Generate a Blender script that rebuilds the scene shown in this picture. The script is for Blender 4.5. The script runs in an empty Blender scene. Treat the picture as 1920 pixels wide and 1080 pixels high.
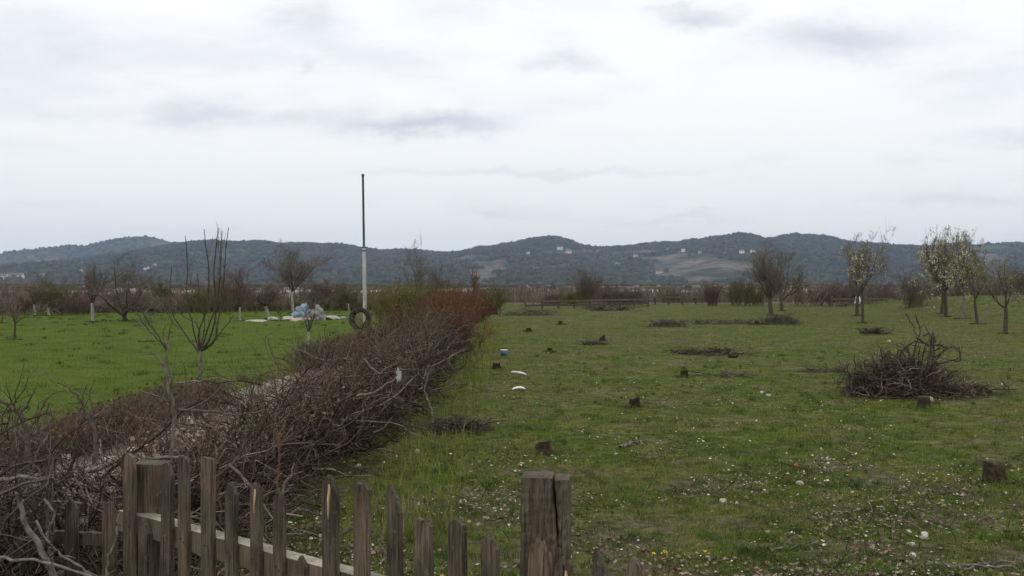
import bpy, bmesh, math, random
import numpy as np
from mathutils import Vector, Matrix, noise as mnoise

SC = bpy.context.scene
COL = SC.collection
F, HOR, CAMZ = 2059.0, 530.0, 1.9          # focal length and horizon in photo pixels, eye height in metres

# ------------------------------------------------------------------ camera
cam_d = bpy.data.cameras.new('camera'); cam = bpy.data.objects.new('camera', cam_d); COL.objects.link(cam)
cam.location = (0, 0, CAMZ)
cam.rotation_euler = (math.radians(90) - math.atan(10 / F), 0, 0)
cam_d.sensor_width = 36; cam_d.lens = 36 * F / 1920
cam_d.clip_start = 0.1; cam_d.clip_end = 20000
SC.camera = cam

# ------------------------------------------------------------------ node helper
class NT:
    def __init__(s, nt): s.nt = nt
    def n(s, t, ins=None, **props):
        nd = s.nt.nodes.new(t)
        for k, v in props.items(): setattr(nd, k, v)
        for k, v in (ins or {}).items():
            sock = nd.inputs[k]
            if isinstance(v, bpy.types.NodeSocket): s.nt.links.new(v, sock)
            else: sock.default_value = v
        return nd
    def m(s, op, a, b=0.0, c=0.0, clamp=False):
        nd = s.n('ShaderNodeMath', {0: a, 1: b, 2: c}, operation=op); nd.use_clamp = clamp
        return nd.outputs[0]
    def mix(s, fac, a, b, blend='MIX'):
        nd = s.n('ShaderNodeMix', None, data_type='RGBA', blend_type=blend)
        for i, v in ((0, fac), (6, a), (7, b)):
            if isinstance(v, bpy.types.NodeSocket): s.nt.links.new(v, nd.inputs[i])
            else: nd.inputs[i].default_value = v if i == 0 else tuple(v) + ((1,) if len(v) == 3 else ())
        return nd.outputs[2]
    def noise(s, vec, scale, detail=4, rough=.55, dist=0.0):
        nd = s.n('ShaderNodeTexNoise', {'Scale': scale, 'Detail': detail, 'Roughness': rough, 'Distortion': dist})
        if vec is not None: s.nt.links.new(vec, nd.inputs['Vector'])
        return nd.outputs[0]
    def ramp(s, v, lo, hi):
        nd = s.n('ShaderNodeMapRange', {0: v, 1: lo, 2: hi, 3: 0.0, 4: 1.0}, interpolation_type='SMOOTHSTEP')
        return nd.outputs[0]
    def mapping(s, vec, scale=(1, 1, 1), loc=(0, 0, 0)):
        return s.n('ShaderNodeMapping', {'Vector': vec, 'Scale': scale, 'Location': loc}).outputs[0]

# ------------------------------------------------------------------ sky: pale broken overcast
SUN_EL, SUN_AZ = math.radians(48), math.radians(200)     # azimuth clockwise from +Y
world = bpy.data.worlds.new('World'); SC.world = world; world.use_nodes = True
wn = world.node_tree; wn.nodes.clear(); N = NT(wn)
tc = N.n('ShaderNodeTexCoord').outputs['Generated']
sky = N.n('ShaderNodeTexSky', sky_type='NISHITA', sun_disc=False, sun_elevation=SUN_EL, sun_rotation=SUN_AZ,
          altitude=200, air_density=1.2, dust_density=2.0)
sep = N.n('ShaderNodeSeparateXYZ', {0: tc})
dx, dy, dz = sep.outputs
zc = N.m('MAXIMUM', dz, 0.0)
den = N.m('ADD', zc, 0.07)
px = N.m('DIVIDE', dx, den); py = N.m('DIVIDE', dy, den)
pv = N.n('ShaderNodeCombineXYZ', {0: px, 1: py, 2: 0.0}).outputs[0]
n_big = N.noise(N.mapping(pv, (0.55, 0.5, 1), (3.1, 1.7, 0)), 1.0, 5, .55, .5)
n_mid = N.noise(N.mapping(pv, (1.4, 1.1, 1), (7.3, 2.2, 0)), 1.2, 6, .6, .3)
lump = N.m('ADD', N.m('MULTIPLY', n_big, .6), N.m('MULTIPLY', n_mid, .4))
bright = N.ramp(lump, .33, .52)
c = N.mix(bright, (9.7, 9.85, 10.25), (11.6, 11.6, 11.6))
hor = N.ramp(dz, .26, .0)                                  # near the horizon the deck is a flatter grey
c = N.mix(N.m('MULTIPLY', hor, .7), c, (9.6, 9.75, 9.75))
# darker cloud patches, placed by direction (azimuth tangent, elevation tangent)
ay = N.m('MAXIMUM', N.m('ABSOLUTE', dy), .05)
tx = N.m('DIVIDE', dx, ay); tz = N.m('DIVIDE', dz, ay)
tv = N.n('ShaderNodeCombineXYZ', {0: tx, 1: N.m('MULTIPLY', tz, 2.2), 2: 0.0}).outputs[0]
w1 = N.m('SUBTRACT', N.noise(tv, 9, 5, .6), .5); w2 = N.m('SUBTRACT', N.noise(N.mapping(tv, (1, 1, 1), (5, 5, 0)), 14, 5, .65), .5)
tx2 = N.m('ADD', tx, N.m('MULTIPLY', w1, .16)); tz2 = N.m('ADD', tz, N.m('MULTIPLY', w2, .045))
dark = None
for (u, v, ru, rv, a) in ((790, 232, 135, 20, .95), (690, 240, 60, 16, .5), (1600, 72, 170, 40, .8), (1300, 30, 90, 24, .75), (565, 38, 65, 38, .5),
                          (370, 213, 95, 22, .6), (1050, 118, 60, 20, .5), (600, 125, 26, 16, .35), (550, 225, 95, 14, .4),
                          (1830, 372, 140, 14, .35), (60, 90, 90, 45, .25), (1900, 260, 120, 16, .35), (1000, 322, 330, 9, .3),
                          (120, 205, 200, 14, .2), (920, 402, 32, 8, .35), (1280, 410, 120, 7, .3)):
    a1 = N.m('DIVIDE', N.m('SUBTRACT', tx2, (u - 960) / F), ru / F)
    a2 = N.m('DIVIDE', N.m('SUBTRACT', tz2, (HOR - v) / F), rv / F)
    r2 = N.m('ADD', N.m('MULTIPLY', a1, a1), N.m('MULTIPLY', a2, a2))
    g = N.m('MULTIPLY', N.m('EXPONENT', N.m('MULTIPLY', r2, -1.0)), a)
    dark = g if dark is None else N.m('MAXIMUM', dark, g)
c = N.mix(N.m('MULTIPLY', dark, .95, clamp=True), c, (6.6, 6.9, 7.9))
c = N.mix(.07, c, sky.outputs[0])
bg = N.n('ShaderNodeBackground', {'Color': c, 'Strength': 0.1})
N.n('ShaderNodeOutputWorld', {'Surface': bg.outputs[0]})

sun_d = bpy.data.lights.new('sun', 'SUN'); sun = bpy.data.objects.new('sun', sun_d); COL.objects.link(sun)
sun_d.energy = 0.6; sun_d.angle = math.radians(25); sun_d.color = (1, .96, .9)
sv = Vector((math.sin(SUN_AZ) * math.cos(SUN_EL), math.cos(SUN_AZ) * math.cos(SUN_EL), math.sin(SUN_EL)))
sun.rotation_euler = sv.to_track_quat('Z', 'Y').to_euler(); sun.location = sv * 60

SC.view_settings.view_transform = 'Standard'; SC.view_settings.look = 'None'
SC.view_settings.exposure = 0.0; SC.view_settings.gamma = 1.0
SC.render.engine = 'CYCLES'
SC.cycles.max_bounces = 4; SC.cycles.diffuse_bounces = 2; SC.cycles.transparent_max_bounces = 4
SC.cycles.use_denoising = True

# ------------------------------------------------------------------ coordinates
def gxy(x, y):
    """ground point under photo pixel"""
    D = F * CAMZ / (y - HOR); return ((x - 960) / F * D, D)
def pt(x, y, D): return ((x - 960) / F * D, D, CAMZ - (y - HOR) / F * D)

# ------------------------------------------------------------------ objects
def tag(o, label=None, cat=None, group=None, kind=None):
    if label: o['label'] = label
    if cat: o['category'] = cat
    if group: o['group'] = group
    if kind: o['kind'] = kind
    return o
def empty(name, loc=(0, 0, 0), rz=0.0):
    o = bpy.data.objects.new(name, None); COL.objects.link(o); o.location = loc; o.rotation_euler.z = rz
    o.empty_display_size = .1
    return o
def link(name, me, mat, parent=None, loc=None):
    o = bpy.data.objects.new(name, me); COL.objects.link(o)
    if mat is not None and not me.materials:
        for m_ in (mat if isinstance(mat, (list, tuple)) else [mat]): me.materials.append(m_)
    if parent: o.parent = parent
    if loc is not None: o.location = loc
    return o
def mesh_np(name, V, faces_quads=None, tris=None, smooth=True):
    me = bpy.data.meshes.new(name)
    V = np.asarray(V, dtype=np.float32).reshape(-1, 3)
    lq = np.zeros((0, 4), np.int32) if faces_quads is None else np.asarray(faces_quads, np.int32).reshape(-1, 4)
    lt = np.zeros((0, 3), np.int32) if tris is None else np.asarray(tris, np.int32).reshape(-1, 3)
    me.vertices.add(len(V)); me.vertices.foreach_set('co', V.ravel())
    nl = lq.size + lt.size
    me.loops.add(nl); me.loops.foreach_set('vertex_index', np.concatenate([lq.ravel(), lt.ravel()]))
    npoly = len(lq) + len(lt)
    me.polygons.add(npoly)
    ls = np.concatenate([np.arange(len(lq)) * 4, lq.size + np.arange(len(lt)) * 3]).astype(np.int32)
    me.polygons.foreach_set('loop_start', ls)
    me.update(calc_edges=True); me.validate()
    if smooth: me.polygons.foreach_set('use_smooth', np.ones(len(me.polygons), bool))
    return me
def mesh_bm(name, bm, smooth=False):
    me = bpy.data.meshes.new(name); bmesh.ops.recalc_face_normals(bm, faces=bm.faces[:])
    bm.to_mesh(me); bm.free()
    if smooth: me.polygons.foreach_set('use_smooth', np.ones(len(me.polygons), bool))
    return me

# ------------------------------------------------------------------ branch curves, all vectorised
def unit(v): return v / np.maximum(np.linalg.norm(v, axis=-1, keepdims=True), 1e-9)
def curves(rg, S, Dr, L, n, wob, up, r0, r1):
    M = len(S); P = np.zeros((M, n, 3)); P[:, 0] = S; d = unit(Dr.copy()); step = (L / (n - 1))[:, None]
    upv = np.zeros((M, 3)); upv[:, 2] = up
    for i in range(1, n):
        d = unit(d + rg.normal(0, wob, (M, 3)) + upv); P[:, i] = P[:, i - 1] + d * step
    t = np.linspace(0, 1, n)[None]
    return P, np.asarray(r0)[:, None] * (1 - t) + np.asarray(r1)[:, None] * t
def kids(rg, P, R, cnt, t0, t1, ang, angv, lf, n, wob, up, rf=.6, rmin=.002, lvar=.3):
    M, n0, _ = P.shape
    idx = np.repeat(np.arange(M), cnt); K = len(idx)
    t = rg.uniform(t0, t1, K) * (n0 - 1); i = np.minimum(t.astype(int), n0 - 2); f = (t - i)[:, None]
    a, b = P[idx, i], P[idx, i + 1]; S = a * (1 - f) + b * f; T = unit(b - a)
    q = unit(np.cross(T, rg.normal(0, 1, (K, 3)))); an = np.radians(ang + rg.normal(0, angv, K))[:, None]
    d = T * np.cos(an) + q * np.sin(an)
    Lp = np.linalg.norm(P[:, 1:] - P[:, :-1], axis=2).sum(1)[idx]
    L = Lp * lf * np.clip(1 + rg.normal(0, lvar, K), .3, 1.9) * (1.15 - .55 * t / (n0 - 1))
    rr = (R[idx, i] * (1 - f[:, 0]) + R[idx, i + 1] * f[:, 0]) * rf
    rr = np.maximum(rr, rmin)
    return curves(rg, S, d, L, n, wob, up, rr, np.maximum(rr * .35, rmin * .6))
def tubes(sets, k=3):
    VV, QQ, off = [], [], 0
    for P, R in sets:
        M, n, _ = P.shape
        if M == 0: continue
        T = np.zeros_like(P); T[:, 1:-1] = P[:, 2:] - P[:, :-2]; T[:, 0] = P[:, 1] - P[:, 0]; T[:, -1] = P[:, -1] - P[:, -2]; T = unit(T)
        axis = unit(P[:, -1] - P[:, 0]); ref = np.where(np.abs(axis[:, 2:3]) > .8, np.array([[1., 0, 0]]), np.array([[0., 0, 1]]))
        U = unit(np.cross(T, np.repeat(ref[:, None], n, 1))); W = np.cross(T, U)
        kk = k if R.max() < .02 else max(k, 7)
        a = np.arange(kk) / kk * 2 * np.pi
        ring = U[:, :, None] * np.cos(a)[None, None, :, None] + W[:, :, None] * np.sin(a)[None, None, :, None]
        V = P[:, :, None] + ring * R[:, :, None, None]
        base = off + (np.arange(M)[:, None, None] * n + np.arange(n - 1)[None, :, None]) * kk
        j = np.arange(kk)[None, None]; j2 = (j + 1) % kk
        Q = np.stack([base + j, base + j2, base + kk + j2, base + kk + j], -1)
        VV.append(V.reshape(-1, 3)); QQ.append(Q.reshape(-1, 4)); off += M * n * kk
    return np.concatenate(VV), np.concatenate(QQ)
def quads(rg, C, size, flat=0.0):
    """small leaf / petal faces at C"""
    M = len(C); a = unit(rg.normal(0, 1, (M, 3)) * np.array([1, 1, 1 - flat])); b = unit(np.cross(a, rg.normal(0, 1, (M, 3)) * np.array([1, 1, 1 if flat < .5 else .25])))
    if flat > .5: b = unit(np.cross(a, np.array([0, 0, 1.]) + rg.normal(0, .35, (M, 3))))
    s = np.asarray(size)[:, None] * .5; s2 = s * rg.uniform(.5, .95, (M, 1))
    V = np.stack([C - a * s, C + b * s2, C + a * s, C - b * s2], 1)
    return V.reshape(-1, 3), (np.arange(M)[:, None] * 4 + np.arange(4)[None])

# ------------------------------------------------------------------ materials
def mat_new(name, rough=.9, spec=.15):
    m = bpy.data.materials.new(name); m.use_nodes = True; nt = m.node_tree; nt.nodes.clear(); n = NT(nt)
    out = n.n('ShaderNodeOutputMaterial'); b = n.n('ShaderNodeBsdfPrincipled', {'Roughness': rough, 'Specular IOR Level': spec})
    nt.links.new(b.outputs[0], out.inputs[0]); return m, n, b
def mat_island(name, cols, rough=.9, nscale=0.0, spec=.1):
    """one colour per loose piece, picked from a ramp"""
    m, n, b = mat_new(name, rough, spec)
    r = n.n('ShaderNodeNewGeometry').outputs['Random Per Island']
    cr = n.n('ShaderNodeValToRGB', {0: r}); e = cr.color_ramp.elements
    while len(e) < len(cols): e.new(.5)
    for i, cc in enumerate(cols): e[i].position = i / (len(cols) - 1); e[i].color = tuple(cc) + (1,)
    c = cr.outputs[0]
    if nscale:
        p = n.n('ShaderNodeNewGeometry').outputs['Position']
        f = n.noise(p, nscale, 4, .6)
        c = n.mix(1.0, c, n.mix(f, (.45, .45, .45), (1.5, 1.5, 1.5)), 'MULTIPLY')
    n.nt.links.new(c, b.inputs['Base Color']); return m
def mat_noise(name, c1, c2, scale, rough=.9, stretch=(1, 1, 1), c3=None, bump=0.0, lo=.35, hi=.65, spec=.15, coord='Object'):
    m, n, b = mat_new(name, rough, spec)
    tcn = n.n('ShaderNodeTexCoord').outputs[coord]; v = n.mapping(tcn, stretch)
    f = n.noise(v, scale, 8, .65); c = n.mix(n.ramp(f, lo, hi), c1, c2)
    if c3 is not None: c = n.mix(n.ramp(n.noise(v, scale * .27, 5, .6, .4), .52, .68), c, c3)
    n.nt.links.new(c, b.inputs['Base Color'])
    if bump:
        bp = n.n('ShaderNodeBump', {'Height': f, 'Strength': .8, 'Distance': bump}); n.nt.links.new(bp.outputs[0], b.inputs['Normal'])
    return m

def wood_mat(name, c1, c2, c3):
    m, n, b = mat_new(name, .85, .2)
    tcn = n.n('ShaderNodeTexCoord').outputs['Object']
    rnd = n.n('ShaderNodeObjectInfo').outputs['Random']
    off = n.n('ShaderNodeVectorMath', {0: tcn, 1: n.n('ShaderNodeCombineXYZ', {0: n.m('MULTIPLY', rnd, 37.0), 1: 0.0, 2: n.m('MULTIPLY', rnd, 11.0)}).outputs[0]}, operation='ADD').outputs[0]
    g = n.noise(n.mapping(off, (1, 1, .045)), 120, 6, .7, .3)
    g2 = n.noise(n.mapping(off, (1, 1, .12)), 22, 5, .6, .6)
    st = n.noise(n.mapping(off, (1, 1, .5)), 6, 4, .6)
    c = n.mix(n.ramp(g, .36, .64), c1, c2)
    c = n.mix(n.ramp(g2, .5, .7), c, c3)
    c = n.mix(1.0, c, n.mix(n.ramp(st, .3, .7), (.55, .58, .52), (1.25, 1.2, 1.15)), 'MULTIPLY')
    c = n.mix(1.0, c, n.mix(rnd, (.75, .78, .78), (1.2, 1.15, 1.08)), 'MULTIPLY')
    n.nt.links.new(c, b.inputs['Base Color'])
    ck = n.noise(n.mapping(off, (1, 1, .03)), 46, 3, .5, .2); c = n.mix(n.m('MULTIPLY', n.ramp(ck, .64, .69), .7), c, (.014, .011, .009))
    lic = n.noise(off, 34, 6, .7); c = n.mix(n.m('MULTIPLY', n.ramp(lic, .58, .66), .45), c, (.15, .16, .11))
    n.nt.links.new(c, b.inputs['Base Color'])
    hh = n.m('ADD', n.m('MULTIPLY', g, .6), n.m('MULTIPLY', g2, .7))
    bp = n.n('ShaderNodeBump', {'Height': hh, 'Strength': 1.0, 'Distance': .006}); n.nt.links.new(bp.outputs[0], b.inputs['Normal'])
    return m

M = {}
M['wood'] = wood_mat('weathered_wood', (.050, .040, .031), (.155, .126, .10), (.10, .074, .053))
M['wood_pale'] = wood_mat('pale_sawn_wood', (.30, .27, .22), (.50, .46, .39), (.36, .31, .25))  # rail tops only: sky light painted into a paler wood colour
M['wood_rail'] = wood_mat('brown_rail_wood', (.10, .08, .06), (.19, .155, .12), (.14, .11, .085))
M['splinter'] = mat_noise('fresh_split_wood', (.42, .25, .12), (.62, .46, .28), 60, stretch=(1, 1, .2))
M['bark_dark'] = mat_noise('dark_bark', (.035, .028, .022), (.09, .075, .06), 30, stretch=(1, 1, .4), bump=.01)
M['bark_pale'] = mat_noise('limewashed_bark', (.17, .155, .13), (.34, .32, .28), 18, stretch=(1, 1, .4), bump=.006)
M['bark_grey'] = mat_noise('grey_bark', (.09, .08, .065), (.19, .17, .145), 26, stretch=(1, 1, .4), bump=.008)
M['twig_brown'] = mat_island('brown_twigs', [(.07, .052, .04), (.13, .098, .075), (.18, .14, .11), (.10, .08, .06)])
M['twig_grey'] = mat_island('grey_twigs', [(.085, .068, .052), (.145, .118, .092), (.20, .165, .13)])
M['twig_red'] = mat_island('reddish_twigs', [(.10, .042, .028), (.16, .068, .042), (.13, .075, .05), (.19, .10, .06)])
M['twig_maroon'] = mat_island('maroon_twigs', [(.085, .052, .043), (.13, .082, .068), (.17, .115, .09)])
M['twig_green'] = mat_island('yellow_green_twigs', [(.10, .095, .03), (.15, .14, .042), (.19, .165, .055), (.13, .09, .04)])
M['twig_olive'] = mat_island('olive_twigs', [(.07, .062, .03), (.12, .105, .048), (.15, .125, .065)])
M['twig_pink'] = mat_island('pinkish_twigs', [(.14, .09, .075), (.24, .17, .14), (.32, .25, .20), (.10, .06, .05)])
M['brush'] = mat_island('brushwood_bark', [(.018, .012, .010), (.045, .032, .025), (.085, .062, .047), (.05, .032, .026), (.13, .10, .078), (.26, .215, .175), (.06, .048, .030), (.03, .02, .017)], nscale=7)
M['brush_dark'] = mat_island('dark_brushwood', [(.035, .029, .023), (.068, .055, .044), (.10, .083, .066), (.05, .04, .033), (.15, .125, .10)], nscale=6)
M['brush_core'] = mat_island('damp_brushwood', [(.018, .013, .010), (.04, .03, .022), (.06, .045, .034), (.03, .024, .017)])  # hedge core: shade inside the hedge put into near-black twig colours
M['brush_grey'] = mat_island('grey_brush', [(.06, .058, .038), (.10, .092, .062), (.14, .125, .09), (.08, .08, .048)])
M['branch_pale'] = mat_noise('pale_peeled_branch', (.09, .076, .06), (.21, .182, .15), 22, bump=.003)
M['branch_mid'] = mat_noise('brown_branch', (.05, .04, .032), (.13, .105, .085), 30, bump=.003)
M['blossom'] = mat_island('white_blossom', [(.48, .47, .29), (.66, .62, .46), (.30, .32, .15), (.56, .54, .36)])
M['buds'] = mat_island('spring_leaf_buds', [(.16, .17, .06), (.24, .25, .09), (.32, .31, .17)])
M['leaf_green'] = mat_island('small_green_leaves', [(.04, .06, .015), (.08, .10, .025), (.12, .13, .04)])
M['leaf_red'] = mat_island('russet_leaves', [(.12, .045, .025), (.18, .075, .04), (.10, .06, .025)])
M['leaf_rust'] = mat_island('rusty_olive_leaves', [(.085, .055, .022), (.12, .07, .032), (.09, .075, .03), (.14, .09, .05)])
M['leaf_dead'] = mat_island('dead_leaves', [(.10, .065, .045), (.20, .14, .10), (.32, .25, .19), (.15, .09, .06)])
M['stump'] = mat_noise('stump_bark', (.014, .009, .007), (.04, .025, .017), 30, bump=.01)
M['stump_red'] = mat_noise('reddish_rotten_wood', (.022, .014, .010), (.068, .040, .028), 28, bump=.01)
M['stone'] = mat_noise('pale_stone', (.34, .31, .26), (.55, .51, .44), 9, bump=.01, spec=.2)
M['stone_white'] = mat_noise('chalky_stone', (.48, .47, .43), (.64, .63, .58), 9, bump=.01)
M['stone_pink'] = mat_noise('pinkish_stone', (.36, .28, .22), (.52, .43, .35), 9, bump=.01)
M['brick'] = mat_noise('red_brick', (.22, .075, .045), (.34, .14, .09), 12, bump=.006)
M['plastic_white'] = mat_noise('white_plastic', (.72, .72, .70), (.85, .85, .83), 12, rough=.5, spec=.4)
M['plastic_film'] = mat_noise('dirty_plastic_film', (.20, .21, .21), (.45, .45, .43), 14, rough=.45, spec=.4)
M['plastic_pink'] = mat_noise('faded_plastic_film', (.34, .24, .22), (.55, .45, .42), 14, rough=.5, spec=.3)
M['plastic_blue'] = mat_noise('blue_plastic', (.02, .09, .17), (.045, .16, .27), 8, rough=.4, spec=.4)
M['tarp_blue'] = mat_noise('grey_blue_tarpaulin', (.14, .20, .25), (.27, .33, .37), 5, rough=.6, spec=.3)
M['tarp_grey'] = mat_noise('grey_tarpaulin', (.15, .15, .145), (.34, .34, .33), 6, rough=.6)
M['rubber'] = mat_noise('old_tyre_rubber', (.012, .012, .012), (.035, .034, .032), 20, rough=.7)
M['pole_low'] = mat_noise('grey_weathered_pole', (.26, .25, .235), (.42, .405, .38), 14, stretch=(1, 1, .15), bump=.004)
M['pole_high'] = mat_noise('dark_steel_pipe', (.035, .035, .036), (.085, .082, .08), 10, stretch=(1, 1, .1), rough=.6)
M['wall_white'] = mat_noise('white_render', (.72, .71, .68), (.82, .81, .78), 2)
M['wall_cream'] = mat_noise('cream_render', (.55, .50, .42), (.66, .61, .52), 2)
M['roof_red'] = mat_noise('clay_roof', (.14, .085, .07), (.20, .12, .10), 3)
M['glass'] = mat_noise('dark_window_glass', (.02, .022, .025), (.03, .033, .037), 2, rough=.2, spec=.5)
M['petal_yellow'] = mat_island('yellow_flowers', [(.65, .45, .03), (.75, .55, .05)])

# ground sheets
def ground_mat(name, kind):
    m, n, b = mat_new(name, .95, .05)
    P = n.n('ShaderNodeNewGeometry').outputs['Position']
    big = n.noise(P, .16, 5, .6, .4); mid = n.noise(n.mapping(P, (1, 1, 1), (9, 4, 0)), .9, 6, .65, .3); fine = n.noise(P, 14, 5, .7); vf = n.noise(P, 60, 3, .7)
    if kind == 'meadow':
        c = n.mix(n.ramp(mid, .38, .62), (.062, .092, .013), (.12, .132, .027))
        c = n.mix(n.ramp(big, .45, .62), c, (.105, .105, .035))
        c = n.mix(n.m('MULTIPLY', n.ramp(mid, .53, .64), .8), c, (.155, .122, .088))
        yy = n.n('ShaderNodeSeparateXYZ', {0: P}).outputs[1]
        near = n.ramp(yy, 15.0, 6.5)
        pat = n.ramp(n.m('ADD', n.noise(P, 1.4, 5, .65, .4), n.m('MULTIPLY', near, .12)), .55, .66)
        c = n.mix(n.m('MULTIPLY', pat, .8), c, (.13, .10, .075))
    elif kind == 'lawn':
        c = n.mix(n.ramp(mid, .38, .62), (.055, .088, .009), (.088, .118, .014))
        c = n.mix(n.m('MULTIPLY', n.ramp(big, .5, .66), .5), c, (.096, .115, .025))
    elif kind == 'path':
        c = n.mix(n.ramp(mid, .35, .65), (.14, .12, .095), (.23, .20, .165))
        c = n.mix(n.ramp(n.noise(P, 5, 4, .6), .56, .64), c, (.13, .115, .08))
        c = n.mix(n.ramp(vf, .58, .7), c, (.36, .33, .285))
    elif kind == 'far':
        st = n.noise(n.mapping(P, (.012, .05, 1)), 1.0, 6, .6, .3)
        st2 = n.noise(n.mapping(P, (.03, .09, 1), (4, 8, 0)), 1.0, 6, .65)
        c = n.mix(n.ramp(st, .42, .6), (.15, .115, .085), (.215, .175, .14))
        c = n.mix(n.ramp(st2, .5, .62), c, (.085, .075, .05))
        c = n.mix(n.ramp(st2, .44, .36), c, (.30, .26, .21))
    elif kind == 'gravel':
        c = n.mix(n.ramp(n.noise(P, .5, 5, .6), .35, .65), (.26, .22, .17), (.46, .42, .36))
    c = n.mix(1.0, c, n.mix(n.ramp(fine, .3, .7), (.62, .62, .62), (1.35, 1.35, 1.35)), 'MULTIPLY')
    n.nt.links.new(c, b.inputs['Base Color'])
    if kind == 'meadow': c = n.mix(1.0, c, n.mix(n.ramp(n.noise(P, 5, 4, .7, .6), .36, .6), (.42, .42, .42), (1.05, 1.05, 1.05)), 'MULTIPLY'); n.nt.links.new(c, b.inputs['Base Color'])
    bp = n.n('ShaderNodeBump', {'Height': n.m('ADD', fine, n.m('MULTIPLY', vf, .4)), 'Strength': .8, 'Distance': .03})
    n.nt.links.new(bp.outputs[0], b.inputs['Normal'])
    return m
M['meadow'] = ground_mat('meadow_turf', 'meadow'); M['lawn'] = ground_mat('lawn_turf', 'lawn')
M['path'] = ground_mat('dirt_track', 'path'); M['far'] = ground_mat('bare_far_field', 'far'); M['gravel'] = ground_mat('pale_gravel', 'gravel')

def sheet(name, pts, z, mat):
    bm = bmesh.new(); bm.faces.new([bm.verts.new((x, y, z)) for x, y in pts])
    bmesh.ops.triangulate(bm, faces=bm.faces[:])
    o = link(name, mesh_bm(name, bm), mat); tag(o, kind='structure'); return o
sheet('ground', [(-3450, -450), (3450, -450), (3450, 4500), (-3450, 4500)], 0.0, M['meadow'])
sheet('far_field', [(-2500, 104), (-60, 96), (0, 100), (60, 104), (2500, 110), (2500, 1700), (-2500, 1700)], 0.006, M['far'])
sheet('lawn', [(-140, -20), (-4.9, -20), (-4.9, 20), (-4.3, 26), (-2.7, 45), (-2.2, 88), (-140, 88)], 0.004, M['lawn'])
sheet('path', [(-4.82, -20), (-2.6, -20), (-2.4, 8), (-2.05, 46), (-2.55, 45), (-4.2, 26), (-4.82, 20)], 0.009, M['path'])

def fbm(x, y, z=0.0, o=4): return mnoise.fractal(Vector((x, y, z)), 1.0, 2.0, o)   # about -1..1

def mound(name, X0, X1, Y0, Y1, h, mat, nx=60, ny=12, rough=.4, sc=.15):
    xs = np.linspace(X0, X1, nx); ys = np.linspace(Y0, Y1, ny); V = []
    for j, y in enumerate(ys):
        for i, x in enumerate(xs):
            e = math.sin(math.pi * j / (ny - 1)) ** .8 * min(1, 6 * i / (nx - 1), 6 * (1 - i / (nx - 1)))
            V.append((x, y, -.05 + e * h * (1 + rough * fbm(x * sc, y * sc, 3))))
    q = [(j * nx + i, j * nx + i + 1, (j + 1) * nx + i + 1, (j + 1) * nx + i) for j in range(ny - 1) for i in range(nx - 1)]
    return tag(link(name, mesh_np(name, V, q), mat), kind='structure')
mound('gravel_bank', -95, -52, 190, 205, .6, M['gravel'], rough=1.0, sc=.12)
mound('gravel_bank', -52, -4, 196, 214, .5, M['gravel'], rough=1.0, sc=.12)
mound('gravel_bank', 12, 70, 210, 230, .35, M['gravel'], rough=1.3, sc=.09)
mound('grass_bank', 26, 60, 58, 100, 1.0, M['meadow'], rough=.2)

# ------------------------------------------------------------------ hills
FRONT = [(-900, 498), (-200, 503), (0, 500), (100, 501), (200, 490), (240, 479), (290, 467), (330, 459), (380, 454), (400, 453), (430, 456), (480, 454), (500, 455), (520, 459), (560, 458),
         (640, 460), (660, 464), (690, 469), (720, 472), (750, 470), (780, 472), (830, 476), (860, 475), (880, 471), (900, 465), (920, 465), (940, 460), (970, 456), (985, 452), (1010, 448),
         (1035, 446), (1050, 448), (1065, 452), (1085, 460), (1120, 466), (1140, 466), (1180, 464), (1210, 459), (1240, 457), (1270, 457), (1290, 453), (1310, 452), (1340, 446), (1365, 444),
         (1380, 440), (1400, 440), (1420, 445), (1430, 450), (1450, 449), (1475, 443), (1490, 441), (1510, 443), (1545, 445), (1560, 447), (1580, 454), (1600, 457), (1650, 459), (1690, 463),
         (1740, 464), (1760, 462), (1800, 458), (1850, 458), (1920, 459), (2000, 456), (2200, 470), (2600, 462), (3200, 480)]
BACK = [(-900, 492), (-300, 488), (-100, 482), (0, 476), (20, 473), (60, 468), (80, 465), (100, 463), (160, 461), (175, 457), (210, 451), (240, 447), (250, 443), (285, 444), (310, 451), (330, 456),
        (400, 470), (600, 490), (900, 500), (1400, 500)]
RF, RB = 2300.0, 3300.0
fx = np.array([(u - 960) / F * RF for u, v in FRONT]); fh = np.array([(HOR - v) / F * RF + CAMZ for u, v in FRONT])
bx_ = np.array([(u - 960) / F * RB for u, v in BACK]); bh = np.array([(HOR - v) / F * RB + CAMZ for u, v in BACK])
def hill_h(x, y, back=False):
    if back:
        Y0, YR, hr = 2350 + 80 * fbm(x * .002, 7), RB, np.interp(x, bx_, bh)
    else:
        Y0, YR, hr = 1250 + 190 * fbm(x * .0021, 2.2), RF, np.interp(x, fx, fh)
    t = (y - Y0) / (YR - Y0)
    if t <= 0: return -2.0 + t * 10
    if t > 1: return hr * (1 - .55 * min(1, (t - 1) * 1.2))
    spur = fbm(x * .004, y * .0022, 5 if back else 1, 5)
    f = t ** 1.15
    return hr * max(0.0, f + .26 * spur * math.sin(math.pi * t) ** .8 * (1 - .35 * t)) - 1.0 * (1 - t)
def proj(x, y, z): return 960 + x / y * F, HOR - (z - CAMZ) / y * F
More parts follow.
